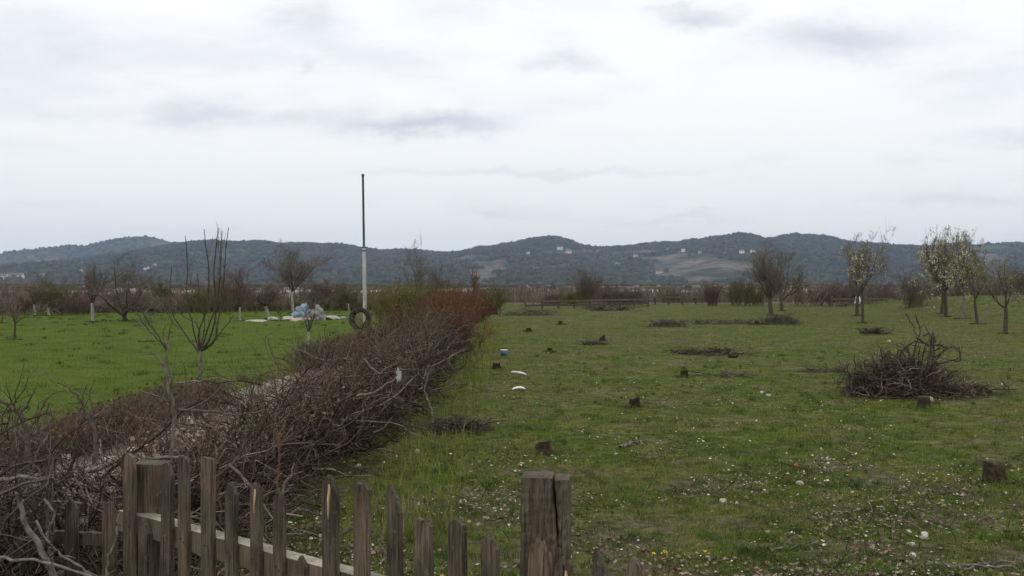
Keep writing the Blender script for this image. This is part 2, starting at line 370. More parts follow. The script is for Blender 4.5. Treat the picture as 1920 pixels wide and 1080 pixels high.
# (u, v, ru, rv, colour index) land-cover patches: 1 meadow, 2 brown scrub, 3 bare pinkish slope, 4 light green scrub
PATCH_F = [(375, 474, 55, 6, 1), (455, 475, 35, 4, 1), (320, 487, 40, 6, 1), (905, 508, 34, 22, 3), (890, 495, 22, 12, 3), (1320, 505, 95, 26, 3), (1235, 488, 45, 10, 3), (1035, 500, 45, 4, 3),
           (1025, 520, 22, 8, 4), (1085, 474, 40, 6, 3), (1200, 479, 45, 4, 3), (1275, 476, 50, 4, 3), (1395, 460, 25, 10, 4), (1380, 475, 40, 4, 3), (1560, 470, 22, 10, 2), (1845, 466, 60, 5, 1),
           (1845, 480, 60, 3, 3), (1690, 463, 30, 3, 1), (130, 515, 35, 8, 4), (150, 502, 50, 4, 1), (60, 510, 60, 4, 2), (1180, 500, 60, 20, 4), (1450, 520, 90, 12, 4), (640, 470, 40, 4, 2),
           (560, 480, 50, 6, 2), (1500, 450, 30, 6, 2), (1090, 466, 40, 4, 2)]
PATCH_B = [(10, 488, 60, 7, 3), (60, 480, 45, 5, 3), (110, 467, 35, 3, 3), (285, 458, 50, 6, 3), (240, 463, 60, 12, 2), (200, 475, 60, 8, 4), (120, 475, 40, 5, 2)]
HC = {0: (.022, .034, .026), 1: (.075, .115, .045), 2: (.080, .062, .055), 3: (.165, .130, .112), 4: (.045, .065, .038)}
def land(x, y, z, back):
    u, v = proj(x, y, z); best, k = 0.0, 0
    u += 45 * fbm(x * .008, y * .008, 9, 5); v += 13 * fbm(x * .009, y * .009, 4, 5)
    for (pu, pv, ru, rv, kk) in (PATCH_B if back else PATCH_F):
        g = math.exp(-(((u - pu) / ru) ** 2 + ((v - pv) / rv) ** 2))
        if g > best: best, k = g, kk
    w = min(1, max(0, (best - .22) / .45)) * (.8 + .3 * fbm(x * .02, y * .02, 3)); c0 = np.array(HC[0]) * (1 + .35 * fbm(x * .006, y * .006, 6)); b2 = min(1, max(0.0, fbm(x * .004, y * .006, 12)) * 1.9)
    c0 = c0 * (1 - b2) + np.array((.085, .070, .060)) * b2
    return c0 * (1 - w) + np.array(HC[k]) * w, w, k
def build_hill(back):
    xs = np.arange(-3400, 3401, 22.0) if back else np.arange(-2900, 2901, 14.0)
    ys = np.concatenate([np.arange(2200, RB, 45.0), RB + np.array([0, 20, 60, 200, 500, 1100])]) if back else np.concatenate([np.arange(1000, RF, 26.0), RF + np.array([0, 15, 40, 120, 300, 700])])
    V, C = [], []
    for y in ys:
        for x in xs:
            z = hill_h(x, y, back); V.append((x, y, z)); C.append(tuple(land(x, y, z, back)[0]) + (1,))
    nx, ny = len(xs), len(ys)
    q = [(j * nx + i, j * nx + i + 1, (j + 1) * nx + i + 1, (j + 1) * nx + i) for j in range(ny - 1) for i in range(nx - 1)]
    me = mesh_np('hills', V, q); at = me.color_attributes.new('cover', 'FLOAT_COLOR', 'POINT'); at.data.foreach_set('color', np.array(C, np.float32).ravel())
    m, n, b = mat_new('hill_cover', 1.0, 0.0)
    a = n.n('ShaderNodeAttribute', attribute_name='cover').outputs[0]; P = n.n('ShaderNodeNewGeometry').outputs['Position']
    f = n.noise(P, .035, 6, .7); f2 = n.noise(n.mapping(P, (1, .5, 1)), .011, 7, .7, .8)
    c = n.mix(n.m('MULTIPLY', n.ramp(f2, .46, .56), .8), a, (.032, .04, .032))
    c = n.mix(1.0, c, n.mix(n.ramp(f, .3, .7), (.45, .45, .45), (1.5, 1.5, 1.45)), 'MULTIPLY')
    n.nt.links.new(c, b.inputs['Base Color'])
    tag(link('hills', me, m), kind='structure')
build_hill(False); build_hill(True)

# woods on the hills: rounded crowns, one mass
rg = np.random.default_rng(5)
ico = bmesh.new(); bmesh.ops.create_icosphere(ico, subdivisions=1, radius=1); iv = np.array([v.co[:] for v in ico.verts]); it = np.array([[v.index for v in f.verts] for f in ico.faces]); ico.free()
def woods(cnt, back):
    P, S = [], []
    while len(P) < cnt:
        if back: x, y = rg.uniform(-2300, 900), 3300 - abs(rg.normal(0, 420))
        else: x, y = rg.uniform(-1500, 1500), (2300 + 6 * rg.normal() if rg.random() < .14 else rg.uniform(1150, 2310))
        z = hill_h(x, y, back)
        if z < 0: continue
        c, w, k = land(x, y, z, back)
        if k in (1, 3) and w > .25: continue
        if k == 0 and fbm(x * .004, y * .006, 12) > .22 and rg.random() > .25: continue
        s = rg.uniform(2.6, 5.2) * (1.2 if back else 1)
        P.append((x, y, z + s * .25)); S.append((s * rg.uniform(.9, 1.3), s * rg.uniform(.9, 1.3), s * rg.uniform(.8, 1.25)))
    P, S = np.array(P), np.array(S)
    V = P[:, None] + iv[None] * S[:, None] * rg.uniform(.75, 1.2, (len(P), len(iv), 1))
    T = np.arange(len(P))[:, None, None] * len(iv) + it[None]
    return V.reshape(-1, 3), T.reshape(-1, 3)
def far_trees(cnt):
    P, S = [], []
    while len(P) < cnt:
        y = rg.uniform(330, 1260); x = rg.uniform(-.6, .6) * y
        if fbm(x * .006, y * .012, 21) + .4 * (y / 1260) < .16: continue
        s = rg.uniform(.5, 1.5) * (.55 + y / 1100); P.append((x, y, s * .3)); S.append((s * rg.uniform(1, 2.0), s * rg.uniform(1, 1.6), s * rg.uniform(.7, 1.2)))
    P, S = np.array(P), np.array(S); V = P[:, None] + iv[None] * S[:, None] * rg.uniform(.7, 1.25, (len(P), len(iv), 1)); T = np.arange(len(P))[:, None, None] * len(iv) + it[None]
    return V.reshape(-1, 3), T.reshape(-1, 3)
Vf, Tf = far_trees(3200)
tag(link('far_bushes', mesh_np('far_bushes', Vf, None, Tf), mat_island('far_bush_crowns', [(.035, .038, .024), (.07, .06, .045), (.05, .045, .032), (.10, .082, .062)])), 'scattered bushes on the flat land at the foot of the hills', 'bushes', kind='stuff')
V1, T1 = woods(21000, False); V2, T2 = woods(3500, True)
mw = mat_island('woodland_crowns', [(.016, .022, .018), (.030, .034, .026), (.054, .044, .037), (.020, .028, .022), (.078, .062, .052), (.026, .032, .022), (.046, .044, .030)])
tag(link('woods', mesh_np('woods', np.concatenate([V1, V2]), None, np.concatenate([T1, T2 + len(V1)])), mw), 'dark woodland covering the far hills', 'woods', kind='stuff')

# houses on the hills
def find_on_hill(u, v):
    for y in np.arange(1150, 2310, 6.0):
        x = (u - 960) / F * y; z = hill_h(x, y); pu, pv = proj(x, y, z)
        if pv <= v: return x, y, z
    x = (u - 960) / F * 2290.; return x, 2290., hill_h(x, 2290.)
def house(u, v, w, d, h, wall, label, rz, long=False):
    x, y, z = find_on_hill(u, v + 2)
    w *= .8; d *= .8; h *= .8; r = empty('house', (x, y, z - .5), rz); tag(r, label, 'house', 'houses on the far hills')
    bm = bmesh.new()
    prof = [(-d / 2, 0), (d / 2, 0), (d / 2, h), (0, h + d * .3), (-d / 2, h)]
    a = [bm.verts.new((-w / 2, p, q)) for p, q in prof]; b_ = [bm.verts.new((w / 2, p, q)) for p, q in prof]
    bm.faces.new(a); bm.faces.new(b_[::-1])
    for i in range(5):
        if i in (2, 3): continue
        bm.faces.new([a[i], a[(i + 1) % 5], b_[(i + 1) % 5], b_[i]])
    link('wall', mesh_bm('wall', bm), wall, r)
    bm = bmesh.new()
    for s in (-1, 1):
        e = [(0, h + d * .3 + .25), (s * (d / 2 + .5), h - .05)]
        lo = [bm.verts.new((xx, p, q)) for xx in (-w / 2 - .4, w / 2 + .4) for p, q in e]; hi = [bm.verts.new((t_.co.x, t_.co.y, t_.co.z + .2)) for t_ in lo]
        for f_ in ((0, 1, 3, 2),): bm.faces.new([lo[i] for i in f_]); bm.faces.new([hi[i] for i in f_])
        for i, j in ((0, 1), (1, 3), (3, 2), (2, 0)): bm.faces.new([lo[i], lo[j], hi[j], hi[i]])
    link('roof', mesh_bm('roof', bm), M['roof_red'], r)
    for k in range(2 if not long else 4):
        bm = bmesh.new(); bmesh.ops.create_cube(bm, size=1)
        for vv in bm.verts: vv.co = Vector((vv.co.x * 1.1 + (k + .5) * w / (2 if not long else 4) - w / 2, vv.co.y * .1 - d / 2 - .04, vv.co.z * 1.4 + h * .55))
        link('window', mesh_bm('window', bm), M['glass'], r)
Wh, Cr = M['wall_white'], M['wall_cream']
for a_ in ((275, 505, 8, 8, 5, Wh, 'white house low at the left end of the sloping hill meadow'), (312, 496, 9, 7, 6, Wh, 'tall white house just under the green hill meadow on the left'),
           (291, 498, 7, 6, 4, Cr, 'small cream house between two white ones below the hill meadow'), (127, 509, 7, 7, 4.5, Wh, 'white house in dark woods above the left shrubs, left of a pair'),
           (150, 509, 7, 7, 4.5, Wh, 'white house in dark woods above the left shrubs, right of a pair'), (81, 517, 8, 7, 4, Cr, 'low pale house alone between the long white buildings and the wooded pair'),
           (1050, 466, 12, 8, 6, Wh, 'wide white house on the saddle right below the rounded hilltop'), (1066, 473, 13, 9, 6, Cr, 'large cream house beside the bare patch under the rounded hilltop'),
           (990, 475, 6, 6, 4, Wh, 'lone small white house on the left flank of the rounded hill'), (1122, 472, 8, 7, 5, Cr, 'cream house on the ridge saddle right of the rounded hill'),
           (1158, 495, 6, 6, 4, Wh, 'lone pale house halfway down the wooded slope in the middle'), (1192, 480, 9, 7, 5, Cr, 'cream house on the bare strip under the middle ridge'),
           (1222, 474, 12, 8, 5, Wh, 'wide white house on the bare strip under the middle ridge'), (1251, 470, 7, 7, 6, Wh, 'narrow white house high on the middle ridge, left of a pair'),
           (1281, 470, 7, 7, 6, Wh, 'narrow white house high on the middle ridge, right of a pair'), (1312, 474, 7, 7, 4, Cr, 'small cream house at the head of the bare brown slope'),
           (1391, 473, 9, 7, 5, Wh, 'white house below the flat-topped hill, left of a pair'), (1411, 473, 7, 7, 5, Wh, 'white house below the flat-topped hill, right of a pair'),
           (1236, 511, 11, 8, 4, Cr, 'low pale house at the lower edge of the brown slope')):
    house(*a_, rz=(a_[0] * 7 % 11) / 11 - .5)
house(28, 521, 26, 12, 6, Wh, 'longest white building at the foot of the left hills', 0.05, True)
house(4, 522, 16, 12, 6, Wh, 'long white building cut by the left edge of the photo', 0.1, True)

# ------------------------------------------------------------------ trees and shrubs
def fit(sets, base, height, width):
    allp = np.concatenate([P.reshape(-1, 3) for P, R in sets])
    zmax = np.percentile(allp[:, 2], 99.7); wx = np.percentile(np.abs(allp[:, :2]), 97)
    s = np.array([width / 2 / wx, width / 2 / wx, height / zmax])
    return [(P * s, R) for P, R in sets]
def leaves_at(rg, sets, cnt, size, jit=.04):
    P = sets[-1][0]; i = rg.integers(0, len(P), cnt); j = rg.integers(1, P.shape[1], cnt)
    if size > .05: nc = cnt // 7; i = np.repeat(i[:nc], 7); j = np.repeat(j[:nc], 7); cnt = nc * 7; jit = .06
    return quads(rg, P[i, j] + rg.normal(0, jit, (cnt, 3)), size * rg.uniform(.6, 1.3, cnt))
def tree(x, y, top, wpx, label, kind='fruit', bark='bark_dark', twig='twig_brown', seed=1, leaf=None, nleaf=0, lsize=.05, cat='tree', name='fruit_tree', group='orchard trees', dens=1.0, tf=None, lean=(0, 0), tr=None, D=None):
    rg = np.random.default_rng(seed)
    if D is None: gx, gy = gxy(x, y)
    else: gx, gy = (x - 960) / F * D, D
    gz = 0 if D is None else max(0., CAMZ - (y - HOR) / F * D) * 0
    Hh, Ww = ((y - top) / F * gy if D is None else CAMZ + (HOR - top) / F * gy), wpx / F * gy
    rmin = max(.0022, gy * .00010)
    O = lambda *a: np.array([a], float)
    r = empty(name, (gx, gy, gz)); tag(r, label, cat, group)
    c = lambda k: max(1, int(round(k * dens)))
    if kind in ('fruit', 'spread', 'sapling'):
        tfr = tf or {'fruit': .32, 'spread': .14, 'sapling': .3}[kind]
        r0 = tr or {'fruit': .062, 'spread': .06, 'sapling': .03}[kind] * (Hh / 3.2)
        T = curves(rg, O(0, 0, -.05), O(lean[0], lean[1], 1), np.array([Hh * tfr]), 6, .05, .02, [r0 * 1.15], [r0 * .85])
        top_ = T[0][:, -1]; nl = c(5)
        az = np.arange(nl) / nl * 6.283 + rg.uniform(-.4, .4, nl); el = np.radians(rg.uniform(28, 80, nl))
        d = np.stack([np.cos(az) * np.cos(el), np.sin(az) * np.cos(el), np.sin(el)], 1)
        L1 = curves(rg, np.repeat(top_, nl, 0), d, Hh * .62 * rg.uniform(.7, 1.15, nl), 8, .15, .07, np.full(nl, r0 * .5), np.full(nl, r0 * .12))
        L2 = kids(rg, *L1, c(9), .12, .98, 46, 14, .55, 6, .18, .07, .5, rmin * 1.5)
        L3 = kids(rg, *L2, c(7), .12, 1, 44, 14, .5, 5, .18, .06, .5, rmin * 1.15)
        sets = [L1, L2, L3]
        if kind != 'sapling': sets.append(kids(rg, *L3, c(5), .15, 1, 40, 14, .55, 4, .16, .05, .6, rmin))
    elif kind == 'vase':
        r0 = tr or .035
        T = curves(rg, O(0, 0, -.05), O(lean[0], lean[1], 1), np.array([Hh * .17]), 6, .05, .02, [r0 * 1.1], [r0 * .9])
        top_ = T[0][:, -1]; nl = 8
        az = np.arange(nl) / nl * 6.283 + rg.uniform(-.3, .3, nl); el = np.radians(rg.uniform(30, 72, nl))
        d = np.stack([np.cos(az) * np.cos(el), np.sin(az) * np.cos(el), np.sin(el)], 1)
        L1 = curves(rg, np.repeat(top_, nl, 0), d, Hh * .85 * rg.uniform(.75, 1.05, nl), 12, .045, .13, np.full(nl, r0 * .55), np.full(nl, .0035))
        L2 = kids(rg, *L1, 5, .15, .8, 28, 10, .45, 9, .06, .13, .55, .004)
        L3 = kids(rg, *L2, 4, .2, .95, 30, 12, .35, 5, .08, .08, .6, .003)
        sets = [L1, L2, L3]
    else:  # bush
        nl = c(34); sp = {'bush': .42, 'wand': .22, 'low': .7}[kind]
        T = None
        S = np.stack([rg.normal(0, .18, nl) * Ww, rg.normal(0, .14, nl) * Ww, np.full(nl, -.05)], 1)
        d = np.stack([rg.normal(0, sp, nl), rg.normal(0, sp, nl), np.ones(nl)], 1)
        L1 = curves(rg, S, d, Hh * rg.uniform(.55, 1.0, nl), 8, .08, .04, np.full(nl, max(.010, rmin * 2.2)), np.full(nl, rmin))
        L2 = kids(rg, *L1, c(8), .1, 1, 26, 10, .42, 5, .11, .06, .6, rmin * 1.1)
        L3 = kids(rg, *L2, c(6), .1, 1, 28, 12, .55, 4, .12, .04, .7, rmin)
        sets = [L1, L2, L3]
    body = ([T] if T is not None else []) + sets
    body = fit(body, None, Hh, Ww)
    if T is not None:
        V, Q = tubes(body[:1], 8); link('trunk', mesh_np('trunk', V, Q), M[bark], r); body = body[1:]
        V, Q = tubes(body[:1], 6); link('limbs', mesh_np('limbs', V, Q), M['bark_dark' if bark == 'bark_pale' else bark], r)
        V, Q = tubes(body[1:], 3); cr = link('crown', mesh_np('crown', V, Q), M[twig], r)
    else:
        V, Q = tubes(body, 3); cr = link('crown', mesh_np('crown', V, Q), M[twig], r)
    if leaf:
        V, Q = leaves_at(rg, body, nleaf, lsize); link('blossom' if leaf == 'blossom' else 'leaves', mesh_np('leaves', V, Q), M[leaf], r)
    return r

G1 = 'young trees on the left lawn'; G2 = 'trees in the right-hand orchard'; G3 = 'shrubs along the far edge'; G4 = 'shrubs growing in the brushwood hedge'
# left lawn
tree(27, 637, 520, 95, 'small tree near the left edge with dark trunk and pinkish hazy crown', 'fruit', 'bark_dark', 'twig_pink', 12, group=G1, dens=.9)
tree(3, 606, 530, 60, 'thin dark tree cut by the left edge of the photo', 'fruit', 'bark_dark', 'twig_grey', 13, group=G1, dens=.8)
tree(66, 592, 520, 70, 'pale-trunked tree in front of the olive shrub, left of its pair', 'fruit', 'bark_pale', 'twig_pink', 14, group=G1, tr=.07)
tree(92, 592, 535, 60, 'pale-trunked tree in front of the olive shrub, right of its pair', 'fruit', 'bark_pale', 'twig_olive', 15, group=G1, tr=.07)
tree(175, 603, 488, 62, 'slim tree with leaning limewashed trunk standing left of the wide many-stemmed tree', 'fruit', 'bark_pale', 'twig_grey', 16, group=G1, tr=.09, lean=(-.15, 0), tf=.33)
tree(234, 603, 478, 136, 'wide tree forking at the ground into dark stems with a broad brown twig crown', 'spread', 'bark_dark', 'twig_grey', 17, group=G1, dens=1.15, tr=.13, tf=.1)
tree(302, 586, 518, 50, 'small dark olive tree with pale trunk behind the tall-rod tree', 'fruit', 'bark_pale', 'twig_olive', 18, group=G1, leaf='leaf_green', nleaf=900, lsize=.06)
tree(277, 641, 568, 62, 'spindly sapling on open lawn left of the tall-rod tree', 'sapling', 'bark_grey', 'twig_grey', 19, group=G1, dens=.7)
tree(450, 602, 498, 56, 'tree with thin white trunk and dark pinkish crown right of the tall-rod tree', 'fruit', 'bark_pale', 'twig_maroon', 20, group=G1, tf=.28, tr=.055)
tree(505, 598, 520, 66, 'tree with left-leaning whitewashed trunk above the pale stones', 'fruit', 'bark_pale', 'twig_brown', 21, group=G1, lean=(-.3, 0), tr=.09, tf=.4)
tree(550, 586, 452, 116, 'tall bare tree behind the tarpaulin heap, its trunk limewashed', 'fruit', 'bark_pale', 'twig_grey', 22, group=G1, dens=1.1, tr=.085)
tree(579, 651, 552, 60, 'small forked tree with pale stem in front of the tarpaulin heap', 'sapling', 'bark_pale', 'twig_brown', 23, group=G1, dens=.75, tr=.045, tf=.42)
tree(625, 580, 522, 66, 'small dark-trunked tree left of the tall pole', 'fruit', 'bark_dark', 'twig_maroon', 24, group=G1)
tree(608, 600, 560, 34, 'little sapling with white stem beside the right end of the slab', 'sapling', 'bark_pale', 'twig_brown', 25, group=G1, dens=.6, tr=.04)
tree(523, 602, 560, 44, 'little dark sapling with stake-like pale stem left of the tarpaulin heap', 'sapling', 'bark_pale', 'twig_brown', 26, group=G1, dens=.6, tr=.04)
def smooth(P, n):
    ext = np.vstack([2 * P[0] - P[1], P, 2 * P[-1] - P[-2]]); out = []
    for t in np.linspace(0, len(P) - 1, n):
        i = min(int(t), len(P) - 2); t -= i; a, b, c, d = ext[i:i + 4]
        out.append(.5 * ((2 * b) + (-a + c) * t + (2 * a - 5 * b + 4 * c - d) * t * t + (-a + 3 * b - 3 * c + d) * t ** 3))
    return np.array(out)
def traced_tree(base, fork, limbs, D, r0, label, seed, nk=5):
    """open young tree: limbs follow measured shapes and fan out in depth as well"""
    rg = np.random.default_rng(seed); B0 = np.array(pt(*base, D)); B0[2] = 0; r = empty('fruit_tree', B0); tag(r, label, 'tree', G1)
    fk = np.array(pt(*fork, D)) - B0; T = smooth(np.array([(0, 0, -.05), fk * .5 + rg.normal(0, .01, 3), fk]), 8)
    V, Q = tubes([(T[None], np.linspace(r0, r0 * .8, 8)[None])], 8); link('trunk', mesh_np('trunk', V, Q), M['bark_grey'], r)
    LP, LR = [], []
    for pts, rr in limbs:
        dep = rg.uniform(-.55, .55); P = np.array([pt(x, y, D + dep * (i / (len(pts) - 1)) ** .7) for i, (x, y) in enumerate(pts)]) - B0
        P = smooth(P, 14); P += rg.normal(0, .006, P.shape); LP.append(P); LR.append(np.linspace(rr, .007, 14))
    L = (np.array(LP), np.array(LR)); V, Q = tubes([L], 7); link('limbs', mesh_np('limbs', V, Q), M['bark_dark'], r)
    K = kids(rg, *L, nk, .15, .75, 26, 10, .26, 7, .06, .14, .5, .004); K2 = kids(rg, *K, 2, .2, .95, 28, 10, .4, 5, .07, .1, .6, .0035)
    tipS = L[0][:, -1]; K3 = kids(rg, L[0][:, 8:], L[1][:, 8:], 6, .2, .75, 14, 6, .16, 4, .06, .1, .6, .0035)
    V, Q = tubes([K, K2, K3], 3); link('crown', mesh_np('crown', V, Q), M['twig_olive'], r)
traced_tree((374, 716), (376, 657), [([(376, 659), (395, 630), (405, 580), (402, 520), (404, 470), (410, 428)], 0.0230), ([(374, 658), (372, 622), (390, 572), (391, 505), (386, 465), (383, 430)], 0.0195),
    ([(376, 658), (392, 610), (409, 560), (413, 500), (414, 465), (417, 432)], 0.0195), ([(378, 658), (402, 640), (410, 600), (418, 530), (423, 480), (428, 427)], 0.0195), ([(372, 660), (345, 622), (325, 590), (318, 550), (322, 500)], 0.0177),
    ([(373, 657), (362, 612), (350, 560), (351, 500), (347, 442)], 0.0142), ([(376, 654), (384, 605), (374, 565), (371, 515)], 0.0123), ([(380, 655), (402, 637), (428, 606), (438, 590)], 0.0107), ([(376, 655), (370, 610), (340, 590), (333, 560)], 0.0088)],
    21.0, .042, 'nearest lawn tree, slim pale trunk fanning into tall upright dark rods', 11)
traced_tree((314, 735), (312, 656), [([(312, 656), (296, 628), (278, 605), (268, 585)], .012), ([(312, 656), (318, 622), (322, 605), (316, 585)], .010), ([(308, 650), (280, 620), (262, 596), (256, 578)], .010),
    ([(313, 660), (306, 630), (310, 610)], .007)], 17.0, .016, 'thin dark young tree low before the lawn, left of the tall-rod tree', 27, 3)
# shrubs behind the lawn
for i, (x, y, top, w, kd, tw, lab, lf) in enumerate((
        (20, 590, 545, 90, 'bush', 'twig_maroon', 'low maroon shrub at the far left edge of the lawn', None),
        (100, 588, 522, 100, 'bush', 'twig_olive', 'tall olive-green shrub at the far side of the lawn', 'leaf_green'),
        (142, 590, 560, 80, 'bush', 'twig_maroon', 'low dark shrub left of the leaning limewashed trunk', None),
        (195, 586, 562, 90, 'bush', 'twig_pink', 'low pinkish shrub behind the leaning limewashed trunk', None),
        (265, 586, 560, 90, 'bush', 'twig_maroon', 'low dark red shrub right behind the wide many-stemmed tree', None),
        (335, 586, 552, 90, 'bush', 'twig_pink', 'pinkish brown shrub seen between the tall rods, left side', None),
        (385, 586, 545, 90, 'wand', 'twig_olive', 'upright olive shrub seen between the tall rods, right side', 'leaf_green'),
        (425, 584, 520, 80, 'bush', 'twig_brown', 'rusty brown shrub just right of the tall rods', 'leaf_red'),
        (480, 580, 545, 80, 'bush', 'twig_maroon', 'dark shrub behind the left-leaning whitewashed trunk', None),
        (590, 578, 535, 80, 'bush', 'twig_brown', 'brown shrub behind the right side of the tarpaulin heap', None),
        (650, 582, 545, 60, 'bush', 'twig_olive', 'olive shrub directly behind the foot of the tall pole', 'leaf_green'))):
    top -= 7
    tree(x, y, top, w * 1.1, lab, kd, twig=tw, seed=40 + i, dens=1.15, cat='shrub', name='shrub', group=G3, leaf=lf, nleaf=1500, lsize=.07)
# shrubs in the hedge
for i, (x, y, top, w, kd, tw, lab, lf, dn) in enumerate((
        (756, 640, 530, 84, 'wand', 'twig_green', 'yellow-green shrub in the hedge next to the tyre', 'leaf_green', 1.3),
        (722, 606, 536, 56, 'wand', 'twig_green', 'small yellow-green shrub just right behind the tyre', 'leaf_green', 1.2),
        (715, 672, 628, 60, 'bush', 'twig_olive', 'low brown-olive shrub at the lawn side of the hedge below the tyre', 'leaf_rust', 1.2),
        (760, 672, 572, 120, 'wand', 'twig_olive', 'broad olive-brown shrub where the brushwood hedge turns into growing shrubs', 'leaf_rust', 1.5),
        (825, 662, 572, 110, 'wand', 'twig_red', 'broad russet shrub nearest on the field side of the hedge', 'leaf_red', 1.5),
        (800, 640, 556, 110, 'wand', 'twig_red', 'russet shrub in the middle of the hedge behind the nearest broad one', 'leaf_rust', 1.4),
        (852, 632, 556, 80, 'wand', 'twig_red', 'russet shrub bulging toward the stump field', 'leaf_red', 1.4),
        (768, 632, 532, 80, 'wand', 'twig_green', 'yellow-green shrub with brown tips right of the one next to the tyre', 'leaf_green', 1.3),
        (745, 655, 590, 110, 'bush', 'twig_olive', 'low olive shrub swelling from the hedge below the yellow-green ones', 'leaf_red', 1.3),
        (815, 640, 548, 100, 'bush', 'twig_red', 'rusty shrub in the hedge just left of the reddest one', 'leaf_red', 1.3),
        (855, 612, 540, 90, 'bush', 'twig_red', 'reddest and fullest shrub of the hedge', 'leaf_red', 1.4),
        (890, 604, 545, 70, 'bush', 'twig_red', 'red-brown shrub at the far right end of the hedge', 'leaf_red', 1.3),
        (925, 590, 535, 60, 'bush', 'twig_olive', 'dark olive shrub beyond the red end of the hedge', 'leaf_green', 1.2),
        (820, 585, 520, 90, 'wand', 'twig_olive', 'hazy olive shrub showing above the reddest hedge shrubs', 'leaf_green', 1.0))):
    tree(x, y, top, w, lab, kd, twig=tw, seed=60 + i, cat='shrub', name='shrub', group=G4, leaf=lf, nleaf=2600, lsize=.055, dens=dn)
tree(796, 606, 453, 100, 'tall bare tree standing in the hedge, its rods reaching above the skyline', 'spread', 'bark_dark', 'twig_grey', 71, group=G4, dens=1.0, tr=.06, tf=.1)
tree(893, 600, 498, 40, 'thin tree with reddish twigs above the red end of the hedge', 'sapling', 'bark_dark', 'twig_red', 72, group=G4, tr=.04, tf=.45)
# middle distance
for i, (x, y, top, w, kd, tw, lab, lf) in enumerate((
        (1102, 574, 500, 66, 'wand', 'twig_brown', 'tallest brown shrub behind the rail fence in the middle', None),
        (1140, 572, 530, 60, 'bush', 'twig_brown', 'brown shrub touching the right side of the tallest middle one', None),
        (1180, 572, 538, 50, 'bush', 'twig_brown', 'smaller brown shrub right of the two middle ones', None),
        (1075, 574, 545, 44, 'bush', 'twig_green', 'yellowish low shrub at the left foot of the tallest middle one', 'leaf_green'),
        (1025, 572, 545, 50, 'bush', 'twig_pink', 'low pinkish shrub near the left end of the rail fence', None),
        (1048, 572, 548, 40, 'bush', 'twig_maroon', 'low maroon shrub near the left end of the rail fence', None),
        (1258, 568, 543, 40, 'bush', 'twig_brown', 'little dark shrub behind the middle of the rail fence', None),
        (1335, 574, 530, 30, 'wand', 'twig_maroon', 'narrow maroon shrub at the right end of the rail fence', None),
        (1388, 574, 512, 56, 'wand', 'twig_olive', 'upright olive shrub left of the dark many-stemmed tree', None),
        (1420, 574, 530, 50, 'wand', 'twig_green', 'upright yellowish shrub at the left foot of the dark many-stemmed tree', None),
        (1500, 574, 525, 76, 'bush', 'twig_pink', 'pinkish shrub behind the dark many-stemmed tree, first of the right row', None),
        (1545, 574, 530, 80, 'bush', 'twig_maroon', 'maroon shrub between the dark tree and the white bag', None),
        (1592, 574, 522, 70, 'bush', 'twig_brown', 'brown shrub right behind the white bag', None),
        (1640, 574, 528, 76, 'bush', 'twig_maroon', 'maroon shrub right of the white bag', None),
        (1668, 574, 540, 50, 'bush', 'twig_pink', 'pale low shrub between the maroon and the tall brown one', None),
        (1712, 582, 500, 66, 'wand', 'twig_brown', 'tall brown broom-like shrub left of the white blossoming tree', None),
        (1752, 577, 530, 70, 'bush', 'twig_maroon', 'maroon shrub behind the white blossoming tree', None),
        (1800, 577, 528, 80, 'bush', 'twig_maroon', 'maroon shrub right behind the blossoming trunks', None),
        (1850, 577, 505, 80, 'bush', 'twig_brown', 'high brown shrub between the last two right trees', None),
        (1905, 572, 490, 90, 'bush', 'twig_brown', 'high brown shrub at the right edge of the photo', 'leaf_green'))):
    tree(x, y, top, w, lab, kd, twig=tw, seed=80 + i, cat='shrub', name='shrub', group=G3, leaf=lf, nleaf=1200, lsize=.09)
# right orchard
tree(1446, 591, 455, 96, 'dark round-headed tree standing behind the grey brush heap', 'fruit', 'bark_dark', 'twig_grey', 133, group=G2, dens=1.3, tr=.12, tf=.26)
tree(1466, 583, 464, 84, 'second dark trunk partly merged behind the round-headed tree', 'fruit', 'bark_dark', 'twig_olive', 112, group=G2, dens=1.0, tr=.11, tf=.14)
tree(1607, 592, 440, 80, 'tree with black trunk before the white bag, sparse blossom', 'fruit', 'bark_dark', 'twig_grey', 113, group=G2, dens=1.05, leaf='buds', nleaf=700, lsize=.06, tr=.10, tf=.3)
tree(1618, 606, 430, 104, 'slim crooked tree with some white blossom right of the white bag', 'fruit', 'bark_dark', 'twig_grey', 114, group=G2, dens=1.0, leaf='blossom', nleaf=1100, lsize=.055, tr=.065, tf=.38)
tree(1766, 589, 436, 66, 'left trunk of the fullest white blossoming pair', 'fruit', 'bark_dark', 'twig_grey', 115, group=G2, dens=1.1, leaf='blossom', nleaf=2600, lsize=.08, tf=.3)
tree(1774, 594, 428, 88, 'right trunk of the fullest white blossoming pair', 'fruit', 'bark_dark', 'twig_grey', 116, group=G2, dens=1.1, leaf='blossom', nleaf=3000, lsize=.08, tf=.3)
tree(1806, 598, 450, 66, 'blossoming tree with greyish trunk, next right of the fullest white pair', 'fruit', 'bark_grey', 'twig_olive', 117, group=G2, dens=1.1, leaf='blossom', nleaf=2000, lsize=.07, tf=.35)
tree(1832, 608, 468, 50, 'crooked dark tree almost without blossom, second from the right', 'fruit', 'bark_dark', 'twig_grey', 118, group=G2, dens=.85, leaf='buds', nleaf=350, lsize=.05, tf=.4)
tree(1885, 626, 485, 88, 'rightmost orchard tree, leaning dark trunk with a green-white spray', 'fruit', 'bark_dark', 'twig_grey', 119, group=G2, dens=.85, leaf='buds', nleaf=900, lsize=.05, tf=.42, lean=(.12, 0), tr=.08)

